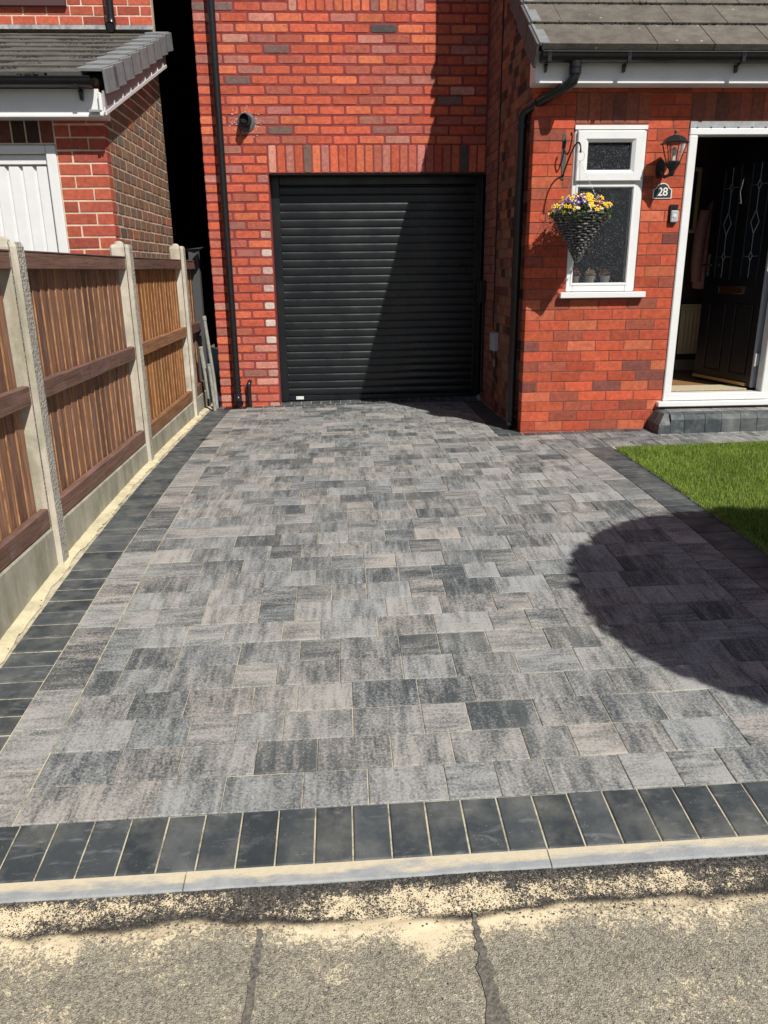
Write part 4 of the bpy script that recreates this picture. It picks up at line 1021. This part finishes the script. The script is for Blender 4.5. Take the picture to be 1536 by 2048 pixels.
# hanging basket
hk = empty('hanging_basket', (1.665, YP-.3, .03)); tag(hk, 'grey woven cone basket of yellow and purple pansies hanging in front of the window', 'hanging basket')
HX, HY, HR, HT = 1.668, YP-.30, .190, .345
M_CHN = plain('chain', (.5, .5, .48), .35, metal=.7)
b = MB(); rc = [(TX+.031*math.cos(2*math.pi*k/20), HY, .714+.031*math.sin(2*math.pi*k/20)) for k in range(21)]; b.tube(rc, .0014, 5, cap=False); local(hk, b.obj('ring', M_CHN))
for k in range(3):
    a = math.radians(75+120*k); p0 = Vector((TX, HY, .684)); p1 = Vector((HX+HR*.93*math.cos(a), HY+HR*.93*math.sin(a), HT)); b = MB(); n = 34
    for i in range(n):
        q0 = p0.lerp(p1, i/n); q1 = p0.lerp(p1, (i+1)/n); b.tube([q0, q0.lerp(q1, .5)+Vector((.0014 if i % 2 else -.0014, 0, 0)), q1], .0013, 4)
    local(hk, b.obj('chain', M_CHN))
mw = Mat('wicker', rough=.6, spec=.4); mw.base(mw.mix(mw.ramp(mw.noise(60, 3), [(.4, 0.), (.65, 1.)]), (.035, .034, .035), (.24, .235, .235))); mw.bump(mw.noise(200, 3), .001, .7)
b = MB(); b.lathe([(HR*.90*(1-t*.97), HT-.31*t) for t in [k/10 for k in range(11)]], HX, HY, 28); smooth_auto(local(hk, b.obj('liner', M_DARK)), 60)
b = MB(); nr = 19
for k in range(nr):
    t = k/(nr-1); z = HT-.31*t*.985; r0 = HR*(1-t*.95); nw = 11; pts = []; ph = (k % 2)*math.pi
    for i in range(45):
        a = 2*math.pi*i/44; rr_ = r0*(1+.018*math.sin(nw*a+ph)); pts.append((HX+rr_*math.cos(a), HY+rr_*math.sin(a), z+.003*math.sin(nw*a*.5+k)+R.uniform(-.001, .001)))
    b.tube(pts, [.0095*(.75+.25*math.sin(nw*2*math.pi*i/44+ph)) for i in range(45)], 5, cap=False)
for k in range(11):
    a = 2*math.pi*k/11; b.tube([(HX+HR*1.0*math.cos(a), HY+HR*1.0*math.sin(a), HT+.01), (HX+.012*math.cos(a), HY+.012*math.sin(a), HT-.315)], .004, 5)
smooth_auto(local(hk, b.obj('woven_cone', mw.m)), 60)
ml = plain('pansy_leaf', (.05, .09, .02), .6, var=.5, vs=90)
b = MB()
for i in range(1500):
    a = R.uniform(0, 6.28); r = HR*1.12*math.sqrt(R.random()); x = HX+r*math.cos(a); y = HY+r*math.sin(a); z = HT+.01+.055*(1-(r/HR)**2*.7)+R.uniform(-.035, .02)
    if r > HR*.9: z -= R.uniform(0, .045)
    s_ = R.uniform(.007, .015); q = Matrix.Translation((x, y, z)) @ Quaternion((R.gauss(0, 1), R.gauss(0, 1), R.gauss(0, 1), R.gauss(0, 1))).normalized().to_matrix().to_4x4(); b.add([(-s_, 0, 0), (0, -s_*.6, .001), (s_, 0, 0), (0, s_*.6, .001)], [(0, 1, 2, 3)], q)
o = local(hk, b.obj('foliage', ml)); o['kind'] = 'stuff'
def flower_mesh(c, c2):
    m = Mat('petal', c, .6); b = MB()
    for k in range(5):
        a = 2*math.pi*k/5+.3; b.add([(0, 0, 0), (.009*math.cos(a-.5), .009*math.sin(a-.5), .003), (.016*math.cos(a), .016*math.sin(a), .002), (.009*math.cos(a+.5), .009*math.sin(a+.5), .003)], [(0, 1, 2, 3)])
    b.add([(-.004, -.004, .0035), (.004, -.004, .0035), (.004, .004, .0035), (-.004, .004, .0035)], [(0, 1, 2, 3)]); me = b.mesh('flower', m.m); me.materials.append(plain('flower_eye', c2, .6)); me.polygons[5].material_index = 1; return me
FM = [flower_mesh((.80, .56, .01), (.5, .2, .0)), flower_mesh((.10, .04, .35), (.7, .6, .05)), flower_mesh((.16, .02, .04), (.7, .5, .05)), flower_mesh((.72, .60, .62), (.8, .7, .1))]
for i in range(170):
    a = R.uniform(0, 6.28); r = HR*1.12*math.sqrt(R.random()); x = HX+r*math.cos(a); y = HY+r*math.sin(a); z = HT+.045+.06*(1-(r/HR)**2*.8)+R.uniform(-.01, .03)
    if r > HR*.85: z -= R.uniform(0, .05)
    k = R.choice([0, 0, 0, 0, 1, 2, 3, 3]) 
    if x < HX-.02 and z > HT+.05 and R.random() < .5: k = 1
    if x > HX+.05 and R.random() < .3: k = 2
    sc = R.uniform(.9, 1.6)*(.6 if k == 3 else 1); up = Vector((math.cos(a)*r/HR*.8+R.uniform(-.5, .5), math.sin(a)*r/HR*.8-.75+R.uniform(-.4, .4), .8)).normalized()
    link('flower', FM[k], hk, hk.matrix_basis.inverted() @ Matrix.Translation((x, y, z)) @ up.to_track_quat('Z', 'Y').to_matrix().to_4x4() @ Matrix.Scale(sc, 4))

# boxes on the flank wall
kb = empty('keypad_box', (XS, 7.66, -.32)); tag(kb, 'black plastic control box fixed at the right edge of the garage door', 'control box')
slab(kb, 'housing', M_BLK, XS-.060, XS+.001, 7.50, 7.685, -.325, -.118, bev=.006); slab(kb, 'cover', M_BLK, XS-.066, XS-.0605, 7.52, 7.665, -.305, -.138, bev=.002)
slab(kb, 'trunking', M_BLK, XS-.022, XS+.001, 7.55, 7.59, -1.19, -.326, bev=.003)
mb_ = empty('grey_junction_box', (XS, 6.90, -.71)); tag(mb_, 'small pale grey cable box on the shaded flank wall behind the drainpipe', 'junction box')
mgb = plain('grey_box', (.36, .40, .46), .45)
slab(mb_, 'box', mgb, XS-.045, XS+.001, 6.84, 6.99, -.715, -.555, bev=.005); slab(mb_, 'lid', mgb, XS-.052, XS-.0455, 6.846, 6.984, -.708, -.562, bev=.002)
b = MB(); b.tube([(XS-.01, 6.97, -.70), (XS-.015, 7.04, -.70), (XS-.02, 7.06, -.75), (XS-.015, 7.0, -.80), (XS-.015, 6.93, -.83), (XS-.02, 6.90, -.93), (XS-.02, 6.86, -.95), (XS-.018, 6.84, -.88), (XS-.015, 6.86, -.80), (XS-.015, 6.89, -.73)], .006, 6); smooth_auto(local(mb_, b.obj('cable_loop', M_IRON)), 60)
slab(mb_, 'connector', plain('beige_connector', (.25, .22, .14), .6), XS-.03, XS-.005, 6.875, 6.91, -.86, -.79, bev=.003)

# ================================================================== NEIGHBOUR HOUSE
NYF, NX = 5.75, -1.568
nh = empty('neighbour_house', (-2.9, NYF, -1.35)); tag(nh, 'neighbouring brick house on the left with a low grey tiled roof and white ribbed door', 'house')
NP_ = lambda y: 1.180+.352*(y-5.500)
b = MB(); NZD = .822
b.box(-1.905, NX-.004, NYF+.004, NYF+.25, ZB, 1.22); b.box(-4.6, -1.905, NYF+.004, NYF+.25, NZD, 1.22); b.box(-4.6, -3.3, NYF+.004, NYF+.25, ZB, NZD)
vs = []; poly = [(NYF+.25, ZB), (7.70, ZB), (7.70, NP_(7.70)-.06), (NYF+.25, NP_(NYF+.25)-.06)]
for x in (NX-.25, NX-.004): vs += [(x, p[0], p[1]) for p in poly]
b.add(vs, [(3, 2, 1, 0), (4, 5, 6, 7), (0, 1, 5, 4), (1, 2, 6, 5), (2, 3, 7, 6), (3, 0, 4, 7)])
b.box(-4.6, -1.624, 7.904, 8.0, 1.9, 10); b.box(-4.6, -2.0, 7.71, 7.9, ZB, 1.9)
local(nh, b.obj('wall', M_MORT_CREAM))
slab(nh, 'alley_wall', plain('alley_shade_brick', (.05, .025, .02), .95), -4.6, -2.6, 8.0, 15.9, ZB, 10)  # deep shade of the alley put into the near-black wall colour
tag(slab(nh, 'alley_end_wall', bpy.data.materials['alley_shade_brick'], -2.6, XG, 15.9, 16, -1.5, 10))
W = Wall(nh, M_OB, M_OBa, PAL_N, .23, .0792, .0115, .002, .0022)
W.lay((0, NYF, 0), (1, 0), (0, -1), -4.2, NX+.0058, -.08, 1.17, [(-3.3, -1.903, -3, .99)], shift=NX-.23*20)
sv = [(.25, (.04, .03, .025)), (.45, (.13, .055, .04)), (.3, (.20, .07, .05))]; W.pal = sv
for i in range(16): W.put((0, NYF, 0), (1, 0), (0, -1), -1.903-.0935*(i+1)+.005, .832, .083, .150, vert=True)
W.build(lambda it: -it[0].to_translation().x, 120)
W = Wall(nh, M_OB, M_OBa, PAL_NS, .172, .0792, .0150, .002, .0022)
W.lay((NX, 0, 0), (0, 1), (1, 0), NYF+.102, 7.70, -.08, 2.0, shift=.05)
W.items = [it for it in W.items if it[0].to_translation().z+.08 < NP_(it[0].to_translation().y)-.12]
W.build(near, 290, 'flank_brick', 'flank_brickwork')
W = Wall(nh, M_OB, M_OBa, PAL_N, .205, .079, .0115, .002, .0022)
W.lay((0, 7.90, 0), (1, 0), (0, -1), -3.6, -1.62, 2.096, 2.75, [(-3.6, -2.36, 2.235, 3)], shift=-1.62)
W.build(near, 120, 'upper_brick', 'upper_brickwork')
slab(nh, 'window_sill', plain('brown_sill', (.07, .03, .03), .7), -3.6, -2.36, 7.86, 7.95, 2.236, 2.29)
ys = [5.515+.266*k for k in range(10)]; ys[-1] = 7.90
roof(nh, -4.4, -1.62, ys, NP_, .30, .028, (.115, .112, .10), 190, .009, vx=-1.474, vw=.17, vdrop=.125, side=1, mossy=.1)
# moss scattered over the tiles
b = MB()
for i in range(9000):
    x = R.uniform(-3.3, -1.66); y = R.uniform(5.45, 7.85)
    if math.sin(x*7+y*3)+math.sin(x*17-y*11)+math.sin(y*19+x*5) < .75+R.uniform(-.5, .5): continue
    pebble(b, x, y, NP_(y)+.012, R.uniform(.006, .014))
o = local(nh, b.obj('roof_moss', M_MOSS)); o['kind'] = 'stuff'
b = MB(); vs = [(-4.4, 7.78, NP_(7.78)+.050), (-1.615, 7.78, NP_(7.78)+.050), (-1.615, 7.872, 2.055), (-4.4, 7.872, 2.055), (-4.4, 7.893, 2.095), (-1.615, 7.893, 2.095)]
b.add(vs, [(0, 1, 2, 3), (3, 2, 5, 4)]); mfl = Mat('lead_flashing', rough=.6); mfl.base(mfl.mix(mfl.ramp(mfl.noise(1, 5, .7, vec=mfl.mapped((14, 14, 3))), [(.35, 0.), (.7, 1.)]), (.10, .12, .14), (.36, .38, .38))); local(nh, b.obj('lead_flashing', mfl.m))
# barge board, trim, soffit
def slantbar(x0, x1, y0, y1, d0, d1):
    vs = [(x, y, NP_(y)-d) for x in (x0, x1) for y, d in ((y0, d1), (y1, d1), (y1, d0), (y0, d0))]
    b = MB(); b.add(vs, [(0, 1, 2, 3), (7, 6, 5, 4), (0, 4, 5, 1), (3, 2, 6, 7), (1, 5, 6, 2), (0, 3, 7, 4)]); return b
local(nh, slantbar(-1.512, -1.498, 5.590, 7.72, .10, .215).obj('barge_board', plain('grey_pink_board', (.30, .27, .28), .6, var=.1)))
local(nh, slantbar(-1.516, -1.492, 5.580, 7.71, .2155, .237).obj('verge_trim', M_PVC))
b = MB()
for k in range(9): y = 5.55+k*.25; b.box(-1.497, -1.490, y, y+.012, NP_(y)-.213, NP_(y)-.185)
local(nh, b.obj('trim_clips', M_PVC))
local(nh, slantbar(-1.60, -1.5165, 5.56, 7.70, .205, .214).obj('soffit', plain('soffit_grey', (.28, .27, .27), .6)))
b = MB(); b.box(-4.6, -1.535, 5.592, 5.610, .975, 1.125); b.box(-4.6, -1.535, 5.582, 5.610, .962, .974); b.box(-4.6, -1.54, 5.6105, 5.75, .966, .972)
b.bbox(-1.534, -1.512, 5.56, 5.74, .960, 1.10, .006)
local(nh, b.obj('fascia', M_PVC))
half_gutter(nh, -4.4, -1.545, 5.512, 1.168, .052)
for gx in (-1.64, -2.5, -3.4):
    b = MB(); b.prism([(gx-.014, 1.12), (gx+.014, 1.12), (gx+.008, 1.055), (gx-.008, 1.055)], 5.562, 5.590); b.box(gx-.014, gx+.014, 5.476, 5.492, 1.12, 1.176); b.tube([(gx, 5.483+.052*(1-math.cos(t*.3)), 1.168-.056*math.sin(t*.3)) for t in range(0, 8)], .008, 6); local(nh, b.obj('gutter_bracket', M_BLK))
rainpipe(nh, -1.965, 7.82, 2.09, 4.4, .034, [2.20], cdir=1)
b = MB(); b.tube([(-1.965, 7.82, 2.13), (-1.965, 7.82, 2.085), (-1.965, 7.80, 2.055), (-1.965, 7.765, 2.045)], [.040, .041, .042, .043], 16, cap=False); smooth_auto(local(nh, b.obj('pipe_shoe', M_BLK)), 50)
b = MB(); b.tube([(-1.965, 7.768, 2.0455), (-1.965, 7.77, 2.046)], .037, 16); local(nh, b.obj('shoe_mouth', M_DARK))
# white ribbed door
b = MB(); bar(b, -1.975, -1.907, -1.4, .818, 5.745, 5.80, .006); bar(b, -3.29, -1.976, .765, .818, 5.746, 5.80, .006); bar(b, -3.29, -3.23, -1.4, .764, 5.745, 5.80)
local(nh, b.obj('door_frame', M_PVC))
slab(nh, 'head_track', M_PVC, -3.22, -1.98, 5.775, 5.80, .70, .762, bev=.004)
slab(nh, 'door_back', M_PVC, -3.22, -1.98, 5.806, 5.82, -1.4, .70)
for k in range(13):
    x = -1.985-.0935*k; b = MB(); b.prism([(0, 0), (0, 0)], 0, 0) if False else None
    vs = [(x-.086, 5.805, -1.38), (x-.074, 5.785, -1.38), (x-.012, 5.785, -1.38), (x, 5.805, -1.38)]; vs += [(v[0], v[1], .69) for v in vs]
    b.add(vs, [(0, 1, 5, 4), (1, 2, 6, 5), (2, 3, 7, 6), (4, 5, 6, 7), (0, 3, 2, 1)]); local(nh, b.obj('door_panel', M_PVC))

# ================================================================== FENCE
fe = empty('fence', (-1.43, 4.4, -1.36)); tag(fe, 'timber boarded fence with concrete posts and gravel boards along the left of the drive', 'fence')
posts = [(-.20, .08), (1.62, .10), (3.476, .125), (5.300, .168), (7.10, .205)]
b = MB(); XF, XB_ = -1.372, -1.496
def post_mesh(hgt):
    b = MB(); n = 8; T = .104; c = .012; vs = []
    sec = [(XB_+c, 0), (-1.424, 0), (-1.423, .0), (-1.404, 0), (XF-c, 0), (XF, c), (XF, T-c), (XF-c, T), (XB_+c, T), (XB_, T-c), (XB_, c)]
    sec = [(XB_+c, 0), (-1.402, 0), (-1.4015, .035), (-1.3965, .035), (-1.396, 0), (XF-c, 0), (XF, c), (XF, T-c), (XF-c, T), (XB_+c, T), (XB_, T-c), (XB_, c)]
    N = len(sec)
    return sec, N
for (py, pz) in posts:
    sec, N = post_mesh(0); b = MB(); zb_ = GZ(-1.4, py)-.12; vs = [(s[0], py+s[1], zb_) for s in sec]+[(s[0], py+s[1], pz-.02) for s in sec]
    cx_, cy_ = (XF+XB_)/2, py+.052
    vs += [(cx_+(s[0]-cx_)*.86, cy_+(py+s[1]-cy_)*.86, pz) for s in sec]
    b.add(vs, [(i, (i+1) % N, N+(i+1) % N, N+i) for i in range(N)]+[(N+i, N+(i+1) % N, 2*N+(i+1) % N, 2*N+i) for i in range(N)]+[tuple(range(2*N, 3*N))])
    b.lathe([(.034, pz-.002), (.030, pz+.010), (.018, pz+.019), (.001, pz+.023)], XB_+.05, cy_, 14)
    me = b.mesh('concrete_post', M_CON); me.materials.append(M_CONA)
    for pl_ in me.polygons:
        if pl_.normal.x > .9: pl_.material_index = 1
    local(fe, link('concrete_post', me))
def board_col(k):
    if k == 2: c = R.choice([(.30, .125, .040), (.26, .105, .035), (.34, .15, .05), (.22, .085, .032)])
    elif k == 3: c = (.14, .075, .05)
    else: c = R.choice([(.27, .140, .090), (.235, .120, .080), (.30, .152, .09), (.20, .11, .078)])
    q = R.uniform(.8, 1.15); return tuple(v*q for v in c)
M_EDGE_LIT = plain('sunlit_edge', (.34, .175, .075), .8, var=.5, vs=14)  # sun catching the board edges, put into a brighter orange
def board(y, wd, z0, z1, k):
    b = MB(); xb = -1.462; a = R.uniform(-.0012, .0012); yj = R.uniform(-.002, .002); tl = R.uniform(-.004, .004)
    vs = [(xb, y, z0), (-1.4435+a, y, z0), (-1.4425+a, y+.002, z0), (-1.4492+a, y+wd, z0), (xb, y+wd, z0)]
    vs += [(v[0], v[1]+tl, z1) for v in vs]
    b.add(vs, [(0, 1, 6, 5), (1, 2, 7, 6), (2, 3, 8, 7), (3, 4, 9, 8), (4, 0, 5, 9), (5, 6, 7, 8, 9), (4, 3, 2, 1, 0)])
    me_ = b.mesh('slat', M_WOOD); me_.materials.append(M_EDGE_LIT); me_.polygons[0].material_index = 1; me_.polygons[1].material_index = 1
    o = local(fe, link('slat', me_)); o.color = (*board_col(k), 1)
def rail(y0, y1, za, zb_, k, x0=-1.436, x1=-1.402, bv=.004, zs_=0):
    b = MB(); n = 5; vs = []
    for i in range(n+1):
        y = y0+(y1-y0)*i/n; w_ = R.uniform(-.0015, .0015)
        for x, z in ((x0, za), (x1-bv, za), (x1, za+bv), (x1, zb_-bv), (x1-bv, zb_), (x0, zb_)): vs.append((x+w_, y, z+w_+zs_*i/n))
    b.add(vs, [(i*6+j, (i+1)*6+j, (i+1)*6+(j+1) % 6, i*6+(j+1) % 6) for i in range(n) for j in range(6)]+[tuple(range(5, -1, -1)), tuple(n*6+j for j in range(6))])
    o = local(fe, b.obj('rail', M_RAIL)); c = (.155, .088, .068) if k < 2 else ((.24, .12, .06) if k == 2 else (.12, .07, .05)); q = R.uniform(.85, 1.15); o.color = (*[v*q for v in c], 1)
ends = posts+[(7.84, .2)]
for k in range(5):
    y0, y1 = ends[k][0]+.104, ends[k+1][0]
    kk = {0: 0, 1: 0, 2: 1, 3: 2, 4: 3}[k]
    zt_b = .088; y = y0-.02; n = max(1, round((y1-.012-y0)/.1)); wd = (y1-.012-y0)/n
    for i in range(n): board(y0+i*wd, wd+.010 if i < n-1 else wd-.002, -1.10, zt_b-.004, kk)
    rail(y0-.004, y1+.010, .012, .086, kk if k != 3 else 1); rail(y0-.004, y1+.010, -.568, -.482, kk); rail(y0-.004, y1+.010, -1.152, -1.058, kk)
    b = MB(); b.bbox(-1.462, -1.399, y0, y1, .0865, .094, .002); o = local(fe, b.obj('capping', M_RAIL)); o.color = (.16, .10, .08, 1)
    b = MB(); gz = GZ(-1.4, (y0+y1)/2); n = 6; vs = []
    for i in range(n+1):
        yy_ = y0+(y1-y0)*i/n
        for x, z in ((-1.455, gz-.2), (-1.392, gz-.2), (-1.394, -1.162), (-1.400, -1.156), (-1.455, -1.156)): vs.append((x, yy_, z))
    b.add(vs, [(i*5+j, (i+1)*5+j, (i+1)*5+(j+1) % 5, i*5+(j+1) % 5) for i in range(n) for j in range(5)]+[(4, 3, 2, 1, 0)]); local(fe, b.obj('gravel_board', M_GRAV))
slab(fe, 'end_post', plain('dark_end_post', (.06, .062, .065), .8), -1.47, -1.375, 7.84, 7.93, -1.4, .20, bev=.004)

# clutter at the alley mouth
mpg = plain('old_grey_pvc', (.24, .24, .215), .75, var=.3, vs=25)
for lbl, pts, r in (('tall old grey pipe leaning at the alley mouth behind the fence end', [(-1.335, 7.66, -.42), (-1.275, 7.60, -1.02), (-1.262, 7.58, -1.31)], .017),
                    ('short grey pipe with a collar leaning against the last fence post', [(-1.375, 7.56, -.70), (-1.345, 7.55, -.98), (-1.325, 7.53, -1.20)], .021),
                    ('pale grey battens leaning at the alley mouth, nearest the house', [(-1.298, 7.50, -.86), (-1.278, 7.47, -1.08), (-1.262, 7.45, -1.31)], .016)):
    rr_ = empty('leaning_pipe', pts[-1]); tag(rr_, lbl, 'pipe', 'pipes and battens leaning at the alley mouth')
    b = MB(); b.tube(pts, r, 12); smooth_auto(local(rr_, b.obj('pipe', mpg)), 50)
    b = MB(); p0, p1 = Vector(pts[0]), Vector(pts[1]); b.tube([p0, p0.lerp(p1, .07)], r*1.25, 12); smooth_auto(local(rr_, b.obj('collar', mpg)), 50)
bgx = empty('rubbish_bag', (-1.262, 7.62, -1.32)); tag(bgx, 'shiny black rubbish sack with a blue patch tucked into the alley mouth', 'sack')
b = MB(); n = 14
vs = []; fs = []
for i in range(8):
    t = i/7; r0 = .045*math.sin(math.pi*min(1, .12+t*.95))**.6
    for k in range(n): a = 2*math.pi*k/n; q = r0*(1+.22*math.sin(3*a+i*1.3)+R.uniform(-.08, .08)); vs.append((-1.265+q*.7*math.cos(a), 7.68+q*1.3*math.sin(a), -1.315+.17*t))
for i in range(7):
    for k in range(n): fs.append((i*n+k, i*n+(k+1) % n, (i+1)*n+(k+1) % n, (i+1)*n+k))
b.add(vs, fs); local(bgx, b.obj('sack', plain('black_polythene', (.008, .008, .01), .15))); b = MB()
for i in range(5): pebble(b, -1.262, 7.63, -1.24+.01*i, .016)
local(bgx, b.obj('blue_wrapper', plain('blue_plastic', (.02, .10, .30), .2)))
sh_ = empty('folded_sheet', (-1.35, 7.8, .2)); tag(sh_, 'dark folded plastic sheet draped over the far fence post', 'sheet')
b = MB(); b.add([(-1.46, 7.62, .19), (-1.40, 7.80, .17), (-1.30, 7.85, .22), (-1.245, 7.80, .245), (-1.32, 7.66, .195)], [(0, 1, 2, 4), (2, 3, 4)]); b.add([(-1.46, 7.62, .180), (-1.40, 7.80, .16), (-1.30, 7.85, .21), (-1.245, 7.80, .24), (-1.32, 7.66, .185)], [(4, 2, 1, 0), (4, 3, 2)])
local(sh_, b.obj('sheet', plain('dark_sheet', (.04, .045, .05), .5)))
dg = empty('drain_grate', (-1.08, 7.60, -1.315)); tag(dg, 'black slotted drain grate set in the paving under the left rainwater pipe', 'drain')
zg = GZ(-1.08, 7.6)
slab(dg, 'frame', M_BLK, -1.19, -.97, 7.53, 7.67, zg-.03, zg+.004)
for k in range(11): slab(dg, 'bar', M_BLK, -1.183+k*.0192, -1.183+k*.0192+.008, 7.535, 7.665, zg+.004, zg+.009)

# ================================================================== clipped round tree out of frame whose shadow falls on the drive
tr_ = empty('round_topiary_tree', (2.98, 1.02, -1.46)); tag(tr_, 'round clipped evergreen standing on the lawn, its shadow falling on the drive', 'tree')
TXc, TYc, TZc = 2.91, 1.10, .86
b = MB(); b.tube([(2.98, 1.02, -1.55), (2.97, 1.03, -.8), (2.985, 1.02, -.1), (2.98, 1.02, .6)], [.05, .042, .036, .028], 10); smooth_auto(local(tr_, b.obj('trunk', plain('bark', (.09, .07, .05), .9, var=.4, vs=20, bump=.004, bs=60))), 50)
b = MB(); TR = random.Random(3)
for k in range(9):
    a = 2*math.pi*k/9; b.tube([(2.98, 1.02, .3+.03*k), (2.98+.35*math.cos(a), 1.02+.35*math.sin(a), .62+.03*k), (2.98+.72*math.cos(a), 1.02+.72*math.sin(a), .86)], [.018, .012, .006], 6)
local(tr_, b.obj('limb', bpy.data.materials['bark']))
vs = []; fs = []
for i in range(30000):
    v = Vector((TR.gauss(0, 1), TR.gauss(0, 1), TR.gauss(0, 1))).normalized()
    f = TR.uniform(.90, 1.0) if i % 3 else TR.random()**.5*.86
    f *= 1+.006*math.sin(v.x*9+v.y*7)
    p = Vector((TXc+v.x*.99*f, TYc+v.y*.95*f, TZc+v.z*.36*f)); q = Quaternion((TR.gauss(0, 1), TR.gauss(0, 1), TR.gauss(0, 1), TR.gauss(0, 1))).normalized(); s_ = TR.uniform(.014, .024) if i % 3 else TR.uniform(.05, .08); o = len(vs)
    for a in ((-s_*1.3, 0, 0), (0, -s_*.7, .003), (s_*1.3, 0, 0), (0, s_*.7, .003)): vs.append(tuple(p+q @ Vector(a)))
    fs.append((o, o+1, o+2, o+3))
me = bpy.data.meshes.new('crown'); me.from_pydata(vs, [], fs); me.materials.append(plain('dark_leaf', (.03, .06, .018), .5, var=.4, vs=8))
local(tr_, link('crown', me))
